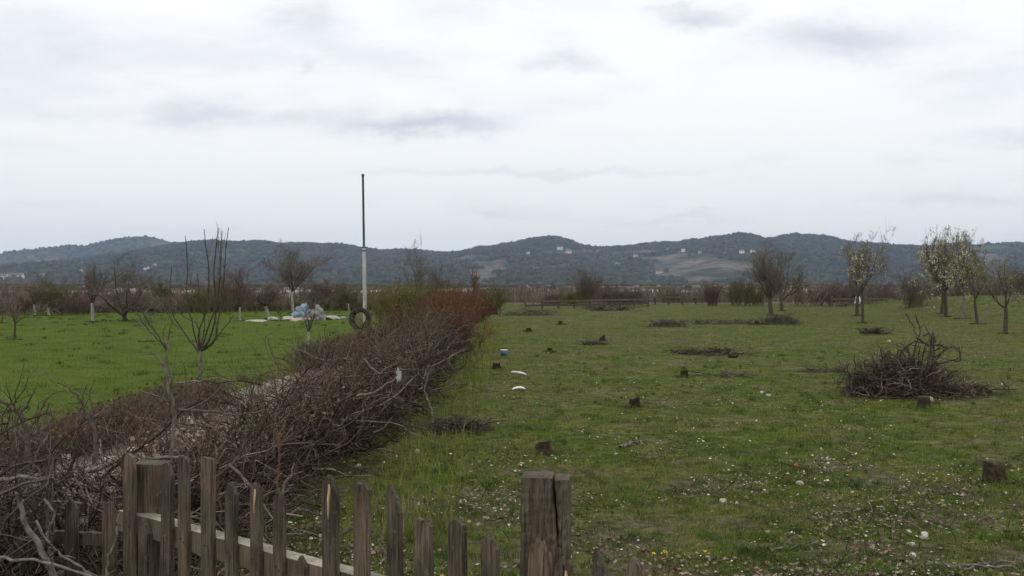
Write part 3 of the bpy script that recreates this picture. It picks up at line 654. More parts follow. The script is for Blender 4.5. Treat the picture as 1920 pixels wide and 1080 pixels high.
# ------------------------------------------------------------------ brush: piles and hedges of cut branches
def inst(name, V, Q, mat, label, cat, group=None, kind=None): return tag(link(name, mesh_np(name, V, Q), mat), label, cat, group, kind)
def brush_sets(rg, n, cx, cy, rx, ry, h, L=1.2, r=.009, rmin=.0025, up=.35, kid=4):
    a = rg.uniform(0, 6.283, n); q = np.sqrt(rg.uniform(0, 1, n))
    z = h * (1 - q ** 2) * rg.uniform(0, .8, n) + .02
    S = np.stack([cx + np.cos(a) * q * rx, cy + np.sin(a) * q * ry, z], 1)
    d = np.stack([rg.normal(0, 1, n), rg.normal(0, 1, n), np.abs(rg.normal(0, up, n))], 1)
    Ls = L * rg.uniform(.35, 1.0, n)
    rr = r * rg.uniform(.5, 1.7, n)
    A = curves(rg, S, d, Ls, 8, .30, -.03, rr, rr * .4)
    B = kids(rg, *A, kid, .1, .95, 50, 18, .45, 5, .28, .02, .6, rmin)
    C_ = kids(rg, *B, 2, .2, 1, 45, 15, .5, 4, .18, .02, .6, rmin)
    out = []
    for P, R in (A, B, C_):
        P = P.copy(); P[:, :, 2] = np.maximum(P[:, :, 2], .012 + rg.uniform(0, .02, P.shape[:2])) ; P[:, :, 2] = np.where(P[:, :, 2] > h * 1.1, h * 1.1 + (P[:, :, 2] - h * 1.1) * .3, P[:, :, 2])
        out.append((P, R))
    return out
def pile(x, y, wpx, hpx, n, label, seed, mat='brush_dark', L=None, name='brush_pile', up=.3):
    rg = np.random.default_rng(seed); gx, gy = gxy(x, y); rx = wpx / 2 / F * gy; h = hpx / F * gy * (1 if hpx > 60 else .62); gy += rx * .55; n = int(n * (1.25 if hpx > 12 else .5))
    s = brush_sets(rg, n, 0, 0, rx, rx * .7, h, L or rx * 1.1, .011 if gy < 30 else .014, max(.003, gy * .00016), up)
    V, Q = tubes(s, 3); o = inst(name, V, Q, M[mat], label, 'brush pile', 'piles of pruned branches'); o.location = (gx, gy, 0); return o
BIGPILE = pile(1708, 748, 185, 88, 480, 'largest tangled pile of dark cut branches in the right field', 201, mat='brush', L=.75, up=.35)
pile(1840, 742, 70, 22, 34, 'low dark branches trailing off the right side of the largest pile', 202, mat='brush', L=.5)
pile(1622, 738, 60, 36, 40, 'loose low branches spreading left of the largest pile', 203, mat='brush', L=.6)
pile(1466, 609, 62, 24, 240, 'dense grey-green brush heap in front of the round-headed tree', 204, L=.6, mat='brush_grey')
pile(1642, 627, 40, 15, 90, 'small brown brush heap below the white bag tree', 205, mat='brush', L=.5)
pile(1255, 613, 56, 14, 110, 'flat grey brush heap right of a dark stump near the rail fence', 206, mat='brush_grey')
pile(1335, 608, 70, 9, 100, 'thin scatter of brush left of the grey-green heap', 207, mat='brush_grey')
pile(1385, 608, 70, 8, 80, 'thin scatter of brush touching the dark stump by the grey-green heap', 208, mat='brush_grey')
pile(1112, 647, 40, 8, 90, 'flat dark brush patch beside a small stump in mid field', 209, mat='brush_grey')
pile(1330, 667, 110, 10, 130, 'flat reddish brush around the brown stump in mid field', 210, mat='brush')
pile(1145, 583, 80, 8, 110, 'low brown brush line just in front of the rail fence', 211, mat='brush')
pile(1000, 592, 90, 8, 100, 'low brush scatter near the end of the hedge', 212, mat='brush_grey')
pile(1545, 700, 80, 8, 50, 'sparse twigs on the grass left above the largest pile', 213, mat='brush_grey')
pile(1360, 708, 90, 6, 40, 'sparse twigs right of a round stump in mid field', 214, mat='brush_grey')
pile(860, 812, 90, 22, 70, 'dark forked branches lying on the grass right of the hedge', 215, mat='brush_dark', L=.6)

# long brushwood hedge
rg = np.random.default_rng(301)
def hedge_sets(rg, n, fpos, fh, L, r, up, kid, k2, rmin_f=.00016, wob=.24, horiz=1.0, clamp=None):
    """fpos(rg,n)->x,y ; fh(x,y)->height"""
    x, y = fpos(rg, n); h = fh(x, y)
    z = h * rg.beta(1.1, 1.5, n) * .85
    S = np.stack([x, y, z], 1)
    d = np.stack([rg.normal(0, horiz, n), rg.normal(0, horiz, n), rg.normal(up, .45, n)], 1)
    Ls = L * rg.uniform(.3, 1.0, n); rr = r * rg.uniform(.5, 1.6, n) ** 1.3
    A = curves(rg, S, d, Ls, 8, wob, 0, rr, rr * .4)
    top = h * rg.uniform(.85, 1.22, n); over = np.maximum(0, A[0][:, :, 2].max(1) - top); A[0][:, :, 2] -= over[:, None] * np.linspace(.2, 1, 8)[None]
    B = kids(rg, *A, kid, .1, .95, 46, 16, .42, 5, .24, .04, .6, .0028)
    C_ = kids(rg, *B, k2, .2, 1, 42, 14, .5, 4, .16, .03, .6, .0024)
    out = []
    for P, R in (A, B, C_):
        P = P.copy(); P[:, :, 2] = np.maximum(P[:, :, 2], .012 + rg.uniform(0, .03, P.shape[:2]))
        if clamp == 'fence': P[:, :, 1] = np.maximum(P[:, :, 1], 3.75 - .91 * P[:, :, 0] + .18 + rg.uniform(0, .15, P.shape[:2]))
        if clamp == 'corner': P[:, :, 0] = np.minimum(P[:, :, 0], -.425 * P[:, :, 1] + rg.uniform(0, .04, P.shape[:2]))
        R = np.maximum(R, P[:, :, 1] * rmin_f)
        out.append((P, R))
    return out
def pos_main(rg, n):
    y = 7.6 + 27 * rg.uniform(0, 1, n) ** 1.45
    wl = np.interp(y, [7.6, 10, 14, 30, 50], [-2.7, -2.6, -2.6, -2.3, -2.4]); wr = np.interp(y, [7.6, 10, 14.5, 30, 50], [-2.2, -1.85, -1.3, -1.55, -2.15])
    return wl + (wr - wl) * rg.beta(1.5, 1.5, n), y
def h_main(x, y): return np.interp(y, [7.6, 9, 12, 20, 28, 35], [.62, .82, 1.04, 1.12, 1.0, .6]) * (1 + .12 * np.sin(y * 1.9) + .08 * np.sin(y * 4.7 + 1))
hedge = empty('brushwood_hedge', (-1.6, 8, 0)); tag(hedge, 'long dark hedge of tangled cut brushwood running away between lawn track and stump field', 'hedge')
def part(name, s, mat, root, k=3):
    V, Q = tubes(s, k); V = V - np.array(root.location[:])[None]; return link(name, mesh_np(name, V, Q), M[mat], root)
part('branches', hedge_sets(rg, 1400, pos_main, h_main, 1.1, .0095, .25, 4, 2), 'brush', hedge)
def pos_low(rg, n):
    x, y = pos_main(rg, n); return x, y
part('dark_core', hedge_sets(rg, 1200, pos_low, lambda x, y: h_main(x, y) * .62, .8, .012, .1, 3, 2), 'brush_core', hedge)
part('olive_shoots', hedge_sets(rg, 420, pos_main, lambda x, y: h_main(x, y) * 1.1, .8, .0055, 1.6, 3, 1, horiz=.4), 'twig_olive', hedge)
part('upright_shoots', hedge_sets(rg, 500, pos_main, lambda x, y: h_main(x, y) * 1.12, .8, .0055, 1.6, 3, 1, horiz=.4), 'twig_maroon', hedge)
x, y = pos_main(rg, 5000); V, Q = quads(rg, np.stack([x, y, rg.uniform(.05, .85, 5000)], 1) , rg.uniform(.02, .05, 5000) * np.maximum(1, y / 20)); V = V - np.array(hedge.location[:])
link('dry_leaves', mesh_np('dry_leaves', V, Q), M['leaf_dead'], hedge)

# brush behind the picket fence, on the left
def fence_D(x): return 3.75 - .91 * x
def pos_heap(rg, n):
    x = rg.uniform(-4.2, -1.75, n); y = 3.75 - .75 * x + .55 + rg.beta(1.3, 2.2, n) * 2.0; return x, y
def h_heap(x, y): return np.interp(x, [-4.2, -3.0, -2.6, -2.0, -1.5, -1.1], [.98, .95, .74, .62, .45, .3])
heap = empty('brush_heap', (-2.3, 6.5, 0)); tag(heap, 'broad untidy heap of brush right behind the left half of the picket fence', 'brush heap', 'piles of pruned branches')
part('branches', hedge_sets(rg, 210, pos_heap, h_heap, 1.1, .009, .3, 4, 2, clamp='fence'), 'brush', heap)
part('fine_twigs', hedge_sets(rg, 190, pos_heap, lambda x, y: h_heap(x, y) * .75, .6, .005, .5, 4, 2, clamp='fence'), 'brush_dark', heap)
def pos_corner(rg, n): return rg.uniform(-3.2, -2.28, n), rg.uniform(5.0, 6.0, n)
corner = empty('brush_heap', (-2.6, 5.4, 0)); tag(corner, 'high dense brush heap filling the lower left corner of the photo', 'brush heap', 'piles of pruned branches')
part('branches', hedge_sets(rg, 330, pos_corner, lambda x, y: 1.22 - .55 * (x + 3.2), .95, .010, .2, 4, 2, clamp='corner'), 'brush_dark', corner)
part('fine_twigs', hedge_sets(rg, 260, pos_corner, lambda x, y: 1.05 - .5 * (x + 3.2), .7, .006, .3, 4, 2, clamp='corner'), 'brush', corner)

# low clipped hedges beside the lawn
def low_hedge(label, pts, w, h, n, mat, leaf, seed):
    rg = np.random.default_rng(seed); pts = np.array(pts, float); t = rg.uniform(0, len(pts) - 1, n); i = np.minimum(t.astype(int), len(pts) - 2); f = (t - i)[:, None]
    c = pts[i] * (1 - f) + pts[i + 1] * f; x = c[:, 0] + rg.normal(0, w / 3, n); y = c[:, 1] + rg.normal(0, w / 4, n)
    S = np.stack([x, y, np.zeros(n)], 1); d = np.stack([rg.normal(0, .35, n), rg.normal(0, .35, n), np.ones(n)], 1)
    A = curves(rg, S, d, h * rg.uniform(.5, 1.05, n), 5, .12, .02, np.full(n, .006), np.full(n, .003))
    B = kids(rg, *A, 5, .2, 1, 32, 12, .4, 4, .14, .05, .7, .003)
    r = empty('low_hedge', (pts[0][0], pts[0][1], 0)); tag(r, label, 'hedge', 'low hedges at the edge of the lawn')
    o = np.array(r.location[:])
    A = (A[0] - o, np.maximum(A[1], y[:, None] * .00013)); B = (B[0] - o, np.maximum(B[1], np.repeat(y, 5)[:, None] * .0001))
    V, Q = tubes([A, B], 3); link('twigs', mesh_np('twigs', V, Q), M[mat], r)
    V, Q = leaves_at(rg, [B], int(n * 2.2), .035 + .001 * pts[0][1], .03); link('leaves', mesh_np('leaves', V, Q), M[leaf], r)
low_hedge('low russet hedge between lawn and dirt track, nearest to the picket fence', [(-5.9, 8.5), (-5.0, 12), (-4.85, 15), (-4.9, 17.3)], .8, .38, 3400, 'twig_brown', 'leaf_rust', 311)
low_hedge('low russet hedge where the dirt track narrows beside the brushwood hedge', [(-4.45, 23.8), (-4.0, 28), (-3.4, 36)], .6, .55, 2400, 'twig_brown', 'leaf_rust', 312)
low_hedge('dark low hedge closing the far side of the lawn', [(-46, 66), (-30, 69), (-18, 72), (-8, 76)], 1.0, .65, 2600, 'twig_olive', 'leaf_green', 313)

# ------------------------------------------------------------------ hand-placed loose branches in the foreground
def branch(pts, D, r0, r1, mat, label, twigs=0, seed=1, D1=None):
    """pts in photo pixels at distance D -> D1"""
    rg = np.random.default_rng(seed); n = len(pts); D1 = D1 or D
    P = np.array([pt(x, y, D + (D1 - D) * i / (n - 1)) for i, (x, y) in enumerate(pts)])
    # smooth by Catmull-Rom
    Q_ = []
    ext = np.vstack([2 * P[0] - P[1], P, 2 * P[-1] - P[-2]])
    for i in range(n - 1):
        a, b, c, d = ext[i:i + 4]
        for t in np.linspace(0, 1, 5)[:-1]:
            Q_.append(.5 * ((2 * b) + (-a + c) * t + (2 * a - 5 * b + 4 * c - d) * t * t + (-a + 3 * b - 3 * c + d) * t ** 3))
    Q_.append(P[-1]); Pn = np.array(Q_); Pn[:, :] += rg.normal(0, .004, Pn.shape)
    R = np.linspace(r0, r1, len(Pn)) * rg.uniform(.85, 1.15, len(Pn))
    org = Pn[0].copy(); A = (Pn[None] - org, R[None]); s = [A]
    if twigs: B = kids(rg, *A, twigs, .15, .95, 48, 15, .25, 5, .15, .03, .55, .0025); s += [B, kids(rg, *B, 2, .3, 1, 45, 12, .5, 4, .15, .03, .6, .002)]
    V, Q = tubes(s[:1], 7); V2, Q2 = (tubes(s[1:], 4) if len(s) > 1 else (np.zeros((0, 3)), np.zeros((0, 4), int)))
    # round off the cut ends with fans
    o = tag(link('branch', mesh_np('branch', np.vstack([V, V2]), np.vstack([Q, Q2 + len(V)])), M[mat]), label, 'branch', 'loose branches in the foreground'); o.location = org
BR = [
    ([(52, 880), (50, 820), (40, 780), (18, 762), (-12, 742)], 6.4, .020, .008, 'branch_mid', 'thick dark branch arching up to the left edge of the photo', 6),
    ([(68, 830), (70, 790), (82, 755), (100, 738), (122, 733)], 7.0, .008, .003, 'branch_mid', 'thin green-brown shoot arching right over the lawn edge', 1),
    ([(178, 870), (178, 820), (168, 790), (152, 755), (134, 733), (108, 718)], 6.8, .017, .004, 'branch_mid', 'dark branch curving up and left over the lawn edge', 4),
    ([(170, 795), (172, 765), (165, 742), (152, 730), (136, 729)], 6.8, .008, .004, 'branch_mid', 'short hooked twig beside the dark curving branch', 1),
    ([(172, 797), (158, 780), (140, 762)], 6.8, .008, .004, 'branch_mid', 'short straight twig forking from the dark curving branch', 0),
    ([(262, 830), (266, 795), (276, 768), (294, 750)], 7.2, .009, .004, 'branch_mid', 'thin dark shoot left of the tall pale branch', 1),
    ([(322, 860), (324, 810), (326, 770), (316, 725), (308, 690), (296, 672), (284, 658)], 7.4, .016, .005, 'branch_pale', 'tall pale grey branch standing up against the lawn', 5),
    ([(308, 686), (312, 668), (316, 648), (312, 630)], 7.4, .007, .003, 'branch_pale', 'pale fork tip at the top of the tall pale branch', 1),
    ([(312, 790), (306, 750), (308, 720), (318, 705)], 7.3, .008, .004, 'branch_mid', 'dark twig clinging to the tall pale branch', 2),
    ([(345, 800), (352, 760), (350, 720), (345, 685)], 8.4, .007, .003, 'branch_mid', 'thin upright twig right of the tall pale branch', 3),
    ([(330, 718), (375, 714), (412, 710), (450, 718)], 8.6, .008, .004, 'branch_pale', 'pale horizontal stick crossing in front of the nearest lawn tree', 1),
    ([(336, 770), (400, 772), (440, 778), (490, 772)], 7.8, .010, .006, 'branch_mid', 'long level stick lying on top of the brush', 2),
    ([(246, 880), (268, 862), (300, 858), (346, 856)], 6.3, .011, .008, 'branch_pale', 'bleached stick lying along the picket tops', 0),
    ([(35, 935), (48, 985), (78, 1035), (108, 1100)], 4.75, .010, .015, 'branch_pale', 'thickest grey branch in the lower left corner', 0),
    ([(-10, 1048), (60, 1052), (130, 1068), (200, 1095)], 4.7, .008, .006, 'branch_pale', 'grey branch lying almost level in the lower left corner', 2),
    ([(66, 975), (92, 1020), (112, 1040), (150, 1065), (190, 1088)], 4.8, .006, .005, 'branch_pale', 'forked grey branch crossing the lower left corner', 1),
    ([(82, 935), (100, 960), (94, 985), (88, 1005), (96, 1030)], 5.0, .006, .005, 'branch_pale', 'zigzag pale twig in the lower left corner', 0),
    ([(222, 965), (222, 990), (212, 1020), (202, 1050), (196, 1085)], 5.2, .006, .008, 'branch_pale', 'pale crooked twig between two pickets on the left', 0),
    ([(-8, 900), (40, 896), (100, 898)], 5.6, .012, .008, 'branch_pale', 'pale stick poking in from the left edge above the thick branch', 0),
    ([(400, 900), (430, 876), (452, 846), (462, 812)], 6.4, .010, .005, 'branch_mid', 'brown branch rising right of the flat-topped picket', 3),
    ([(430, 870), (462, 905), (484, 935), (512, 975)], 5.6, .008, .005, 'branch_pale', 'pale twig slanting down behind the middle pickets', 1),
    ([(528, 925), (534, 905), (546, 892), (552, 866)], 5.3, .006, .003, 'branch_pale', 'pale hooked twig above a middle picket', 0),
    ([(520, 920), (522, 880), (524, 850), (518, 800)], 7.6, .009, .005, 'twig_red', 'reddish upright stem in front of the hedge foot', 2),
    ([(668, 742), (700, 736), (722, 722), (742, 708), (752, 684)], 11.0, .013, .006, 'branch_pale', 'pale branch rising to the plastic bag on the hedge', 3),
    ([(812, 792), (806, 760), (796, 735), (800, 712), (808, 690)], 13.0, .014, .008, 'branch_pale', 'pale crooked branch at the right side of the hedge', 2),
    ([(682, 672), (694, 688), (712, 702)], 11.2, .014, .008, 'branch_pale', 'short pale branch lying on top of the hedge', 0),
    ([(700, 812), (722, 800), (734, 782)], 11.8, .008, .005, 'branch_pale', 'short pale branch low on the grass side of the hedge', 0),
    ([(618, 786), (628, 798), (640, 796), (650, 782)], 10.2, .009, .006, 'branch_pale', 'pale forked stick in the middle of the hedge face', 0),
    ([(500, 680), (510, 700), (516, 722), (524, 760)], 10.5, .005, .008, 'branch_mid', 'thin dark rod leaning left over the dirt track', 0),
    ([(502, 632), (508, 658), (520, 685), (535, 702)], 12.5, .005, .009, 'branch_mid', 'thin dark rod curving over the lawn behind the dirt track', 0),
    ([(640, 1000), (668, 990), (700, 996)], 6.3, .012, .008, 'branch_mid', 'short brown stick on the grass behind the middle pickets', 2),
    ([(545, 965), (562, 955), (572, 958), (596, 966)], 7.2, .013, .008, 'branch_mid', 'knobbly stick on the grass between two middle pickets', 1),
    ([(712, 1066), (722, 1040), (712, 1020), (718, 996)], 5.6, .005, .004, 'branch_pale', 'pale bent twig between two right-hand pickets', 0),
]
for i, (p, D, r0, r1, mt, lab, tw) in enumerate(BR): branch(p, D, r0, r1, mt, lab, tw, 400 + i)
def gbranch(pts, r0, r1, mt, lab, tw, seed):
    P = [(x, y) for x, y in pts]; D0 = gxy(*P[0])[1]
    rg = np.random.default_rng(seed); W_ = np.array([gxy(x, y) + (.02,) for x, y in P])
    Pn = np.array([[np.interp(t, range(len(W_)), W_[:, k]) for k in range(3)] for t in np.linspace(0, len(W_) - 1, 14)]) + rg.normal(0, .012, (14, 3)); Pn[:, 2] = np.abs(Pn[:, 2]) + r0 * .6
    org = Pn[0].copy(); A = (Pn[None] - org, np.linspace(r0, r1, 14)[None]); B = kids(rg, *A, tw, .1, .9, 45, 12, .3, 5, .12, 0, .6, .003)
    B[0][:, :, 2] = np.abs(B[0][:, :, 2] * .4)
    V, Q = tubes([A, B], 6); o = tag(link('branch', mesh_np('branch', V, Q), M[mt]), lab, 'branch', 'loose branches in the foreground'); o.location = org
gbranch([(1740, 1066), (1810, 1068), (1870, 1072), (1925, 1075)], .012, .008, 'branch_pale', 'grey stick lying in the grass in the lower right corner', 4, 501)
gbranch([(1800, 1074), (1860, 1062), (1925, 1060)], .009, .006, 'branch_pale', 'second grey stick crossing the lower right corner', 3, 502)
gbranch([(1830, 984), (1870, 974), (1918, 966)], .007, .004, 'branch_mid', 'thin dark twig on the grass at the right edge', 3, 503)
gbranch([(1440, 1040), (1490, 1032), (1530, 1026)], .009, .005, 'branch_pale', 'pale twig on the bare patch at the bottom of the field', 3, 504)
gbranch([(1160, 845), (1180, 838), (1200, 833)], .022, .015, 'branch_pale', 'pale stick lying on the grass right of the reddish stump', 1, 505)
gbranch([(1310, 900), (1340, 930), (1390, 945)], .006, .004, 'branch_mid', 'thin bent twig on the grass near the white flake', 2, 506)

# big arching limbs on the largest pile
ARC = [([(1690, 735), (1686, 690), (1690, 655), (1712, 640), (1726, 642)], .018), ([(1716, 730), (1712, 690), (1716, 650), (1728, 620), (1716, 590)], .014),
       ([(1735, 735), (1742, 690), (1746, 655), (1745, 622), (1730, 630)], .024), ([(1745, 730), (1748, 680), (1752, 640), (1748, 618), (1754, 640)], .02),
       ([(1720, 634), (1738, 648), (1760, 646), (1778, 652)], .018), ([(1750, 720), (1752, 680), (1790, 676), (1802, 680), (1798, 650)], .016),
       ([(1740, 700), (1765, 660), (1785, 648), (1800, 660)], .012), ([(1700, 700), (1696, 660), (1684, 655), (1682, 675)], .014),
       ([(1600, 745), (1596, 715), (1606, 690), (1618, 710)], .013), ([(1655, 730), (1650, 700), (1654, 670)], .012), ([(1700, 590), (1712, 612), (1722, 640)], .008),
       ([(1870, 742), (1895, 732), (1880, 715)], .01), ([(1790, 740), (1830, 738), (1870, 728), (1908, 730)], .012)]
rg = np.random.default_rng(77); s = []
for i, (p, r_) in enumerate(ARC):
    P = np.array([pt(x, y, 18.3 + .25 * math.sin(i * 2.3)) for x, y in p]); tt = np.linspace(0, len(P) - 1, 12)
    Pn = np.stack([np.interp(tt, range(len(P)), P[:, k]) for k in range(3)], 1); Pn[1:-1] = (Pn[:-2] + 2 * Pn[1:-1] + Pn[2:]) / 4; Pn += rg.normal(0, .008, Pn.shape)
    A = (Pn[None], np.linspace(r_, r_ * .5, 12)[None]); s.append(A); s.append(kids(rg, *A, 4, .2, .95, 45, 15, .25, 5, .15, .02, .5, .004))
for i in range(0, len(s), 2):
    V, Q = tubes([(P - np.array(BIGPILE.location[:]), R * 1.3) for P, R in s[i:i + 2]], 5); link('limb', mesh_np('limb', V, Q), M['bark_dark'], BIGPILE)

# ------------------------------------------------------------------ picket fence
def board_mesh(name, w, h, th, shape, seed, base=-.25):
    """upright board: outline with worn edges, extruded and bevelled"""
    rn = random.Random(seed); n = 16; L, R_ = [], []
    bow = rn.uniform(-.006, .006)
    for i in range(n + 1):
        z = base + (h - base) * i / n; b = bow * math.sin(math.pi * i / n)
        L.append((-w / 2 + b + rn.uniform(-.0022, .0022), z)); R_.append((w / 2 + b + rn.uniform(-.0022, .0022), z))
    hw = w / 2
    if shape == 'point': top = [(-hw, h - w * .75), (-hw * .55, h - w * .35), (-.004, h), (hw * .5, h - w * .3), (hw, h - w * .7)]
    elif shape == 'round': top = [(-hw, h - w * .5), (-hw * .7, h - w * .16), (-hw * .2, h), (hw * .3, h - .004), (hw * .8, h - w * .2), (hw, h - w * .5)]
    elif shape == 'slantl': top = [(-hw, h - .01), (-hw * .6, h), (0, h - w * .45), (hw * .6, h - w * .95), (hw, h - w * 1.4)]
    elif shape == 'broken': top = [(-hw, h - w * .9), (-hw * .8, h - w * .25), (-hw * .55, h - w * .5), (-hw * .3, h), (0, h - w * .3), (hw * .2, h - w * .06), (hw * .55, h - w * .5), (hw * .8, h - w * .4), (hw, h - w * 1.1)]
    elif shape == 'split': top = [(-hw, h - w * .25), (-hw * .6, h - w * .02), (-hw * .1, h - w * .1), (-.004, h - w * .7), (.003, h - w * .2), (hw * .5, h), (hw, h - w * .3)]
    else: top = [(-hw, h), (-hw * .3, h + .002), (hw * .4, h - .002), (hw, h)]
    lo = top[0][1]; hi = top[-1][1]
    pts = [p for p in L if p[1] < lo - .01] + top + [p for p in reversed(R_) if p[1] < hi - .01]
    bm = bmesh.new(); f = bm.faces.new([bm.verts.new((x, -th / 2, z)) for x, z in pts])
    e = bmesh.ops.extrude_face_region(bm, geom=[f]); bmesh.ops.translate(bm, verts=[v for v in e['geom'] if isinstance(v, bmesh.types.BMVert)], vec=(0, th, 0))
    bm.normal_update(); bmesh.ops.recalc_face_normals(bm, faces=bm.faces[:])
    bmesh.ops.bevel(bm, geom=[ed for ed in bm.edges if abs(ed.verts[0].co.y - ed.verts[1].co.y) < 1e-5], offset=.0028, segments=2, affect='EDGES', clamp_overlap=True)
    return mesh_bm(name, bm)
fang = math.atan2(-.91, 1)
fence = empty('picket_fence', (0, 3.75, 0), 0); tag(fence, 'old grey picket fence with uneven broken tops crossing the foreground', 'fence')
def fence_pt(u):
    k = (u - 960) / F; D = 3.75 / (1 + .91 * k); return k * D, D
PK = [(240, 28, 850, 'round', 0), (273, 30, 972, 'point', 0), (311, 25, 867, 'point', 0), (347, 25, 855, 'split', 0), (393, 29, 859, 'flat', 0), (433, 26, 903, 'point', 0),
      (478, 23, 905, 'broken', 1), (525, 25, 922, 'broken', 0), (568, 22, 1043, 'point', 0), (620, 34, 891, 'broken', 1), (678, 32, 904, 'split', 0), (741, 28, 910, 'slantl', 0),
      (795, 33, 972, 'split', 0), (861, 34, 975, 'round', 0), (925, 31, 1002, 'point', 0), (1006, 42, 1008, 'broken', 0), (1064, 48, 1046, 'broken', 1), (1130, 32, 1034, 'slantl', 0), (1197, 34, 1045, 'point', 0),
      (1268, 33, 1086, 'round', 0), (1335, 33, 1100, 'point', 0)]
for i, (u, w, top, shp, spl) in enumerate(PK):
    x, D = fence_pt(u); h = CAMZ - (top - HOR) / F * D; wd = w / F * D * 1.28
    o = link('picket', board_mesh('picket', wd, h, .024, shp, 600 + i), M['wood'], fence)
    o.location = (x, D - 3.75, 0); o.rotation_euler = (0, random.Random(i).uniform(-.02, .02), fang + random.Random(i + 50).uniform(-.05, .05))
    for dx_, z_ in ((-wd * .18, .70), (wd * .16, .685)):
        if h > z_ + .08:
            bm = bmesh.new(); bmesh.ops.create_cone(bm, cap_ends=True, segments=8, radius1=.0045, radius2=.0045, depth=.004, matrix=Matrix.Translation((dx_, -.0135, z_)) @ Matrix.Rotation(math.radians(90), 4, 'X'))
            link('nail', mesh_bm('nail', bm), M['pole_high'], o)
    if spl:
        bm = bmesh.new(); rn = random.Random(i)
        prof = [(wd * .02, h - wd * 1.0), (wd * .06, h - wd * 1.9), (wd * .13, h - wd * 1.1), (wd * .2, h - wd * .6), (wd * .12, h - wd * .35), (wd * .07, h - wd * .7)]
        f = bm.faces.new([bm.verts.new((a, -.0135, b)) for a, b in prof]); e = bmesh.ops.extrude_face_region(bm, geom=[f]); bmesh.ops.translate(bm, verts=[v for v in e['geom'] if isinstance(v, bmesh.types.BMVert)], vec=(0, -.006, 0))
        s_ = link('splinter', mesh_bm('splinter', bm), M['splinter'], o)
        s_['label'] = 'fresh orange split wood'
def beam(name, p0, p1, hh, th, mat, parent):
    p0, p1 = Vector(p0), Vector(p1); d = p1 - p0; L = d.length; bm = bmesh.new(); n = 20
    rn = random.Random(int(L * 1000)); rings = []
    for i in range(n + 1):
        j = rn.uniform(-.003, .003); rings.append([bm.verts.new((L * i / n, y_ + j * .5, z_ + j)) for y_, z_ in ((-th / 2, -hh / 2), (th / 2, -hh / 2), (th / 2, hh / 2), (-th / 2, hh / 2))])
    for a, b in zip(rings, rings[1:]):
        for k in range(4): bm.faces.new([a[k], a[(k + 1) % 4], b[(k + 1) % 4], b[k]])
    bm.faces.new(rings[0]); bm.faces.new(rings[-1][::-1])
    bm.normal_update(); bmesh.ops.recalc_face_normals(bm, faces=bm.faces[:])
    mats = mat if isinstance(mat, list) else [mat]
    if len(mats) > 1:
        for f_ in bm.faces: f_.material_index = 1 if f_.normal.z > .7 else 0  # up-facing faces get the paler colour that paints in sky light
    o = link(name, mesh_bm(name, bm), mats, parent); o.location = p0; o.rotation_euler = (0, -math.asin(d.z / L), math.atan2(d.y, d.x)); return o
off = Vector((.91, 1, 0)).normalized() * .056
xa, Da = fence_pt(216); xb, Db = fence_pt(1400)
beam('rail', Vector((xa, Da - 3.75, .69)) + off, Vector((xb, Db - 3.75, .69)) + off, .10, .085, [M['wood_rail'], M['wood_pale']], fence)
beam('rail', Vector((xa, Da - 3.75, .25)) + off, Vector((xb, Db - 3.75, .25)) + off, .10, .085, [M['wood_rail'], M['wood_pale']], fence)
def post_mesh(w, d, h, seed, slit=None):
    bm = bmesh.new(); rn = random.Random(seed)
    def block(x0, x1, x0t, x1t, zlo, zhi):
        n = 14; rings = []
        for i in range(n + 1):
            t = i / n; z = zlo + (zhi - zlo) * t; a, b = x0 + (x0t - x0) * t, x1 + (x1t - x1) * t; j = lambda: rn.uniform(-.0025, .0025); c = .007
            rings.append([bm.verts.new((px_ + j(), py_ + j(), z + (j() if i == n else 0))) for px_, py_ in ((a, -d / 2 + c), (a + c, -d / 2), ((a + b) / 2, -d / 2 - .002), (b - c, -d / 2), (b, -d / 2 + c), (b, d / 2 - c), (b - c, d / 2), (a + c, d / 2), (a, d / 2 - c))])
        k = len(rings[0])
        for a_, b_ in zip(rings, rings[1:]):
            for q_ in range(k): bm.faces.new([a_[q_], a_[(q_ + 1) % k], b_[(q_ + 1) % k], b_[q_]])
        cx = sum(v.co.x for v in rings[-1]) / k; cv = bm.verts.new((cx, 0, zhi + .006))
        for q_ in range(k): bm.faces.new([rings[-1][q_], rings[-1][(q_ + 1) % k], cv])
    if slit:
        zs = h - slit[1]
        block(-w / 2, w / 2, -w / 2 * .97, w / 2 * .985, -.3, zs)
        block(-w / 2 * .97, slit[0] - .001, -w / 2 * .95, slit[2] - .0055, zs - .002, h)
        block(slit[0] + .001, w / 2 * .985, slit[2] + .0055, w / 2 * .97, zs - .002, h - .004)
    else: block(-w / 2, w / 2, -w / 2, w / 2, -.3, h)
    return mesh_bm('post', bm)
def fpost(u, wpx, top, back, seed, slit=None):
    x, D = fence_pt(u); D2 = D + back; x2 = (u - 960) / F * D2; h = CAMZ - (top - HOR) / F * D2; w = wpx / F * D2
    o = link('post', post_mesh(w, .14, h, seed, slit), M['wood'], fence); o.location = (x2, D2 - 3.75, 0); o.rotation_euler = (0, .012, -.10); return o
fpost(1017, 93, 891, .17, 1, (.050, .235, .028))
fpost(283, 54, 867, .25, 2)
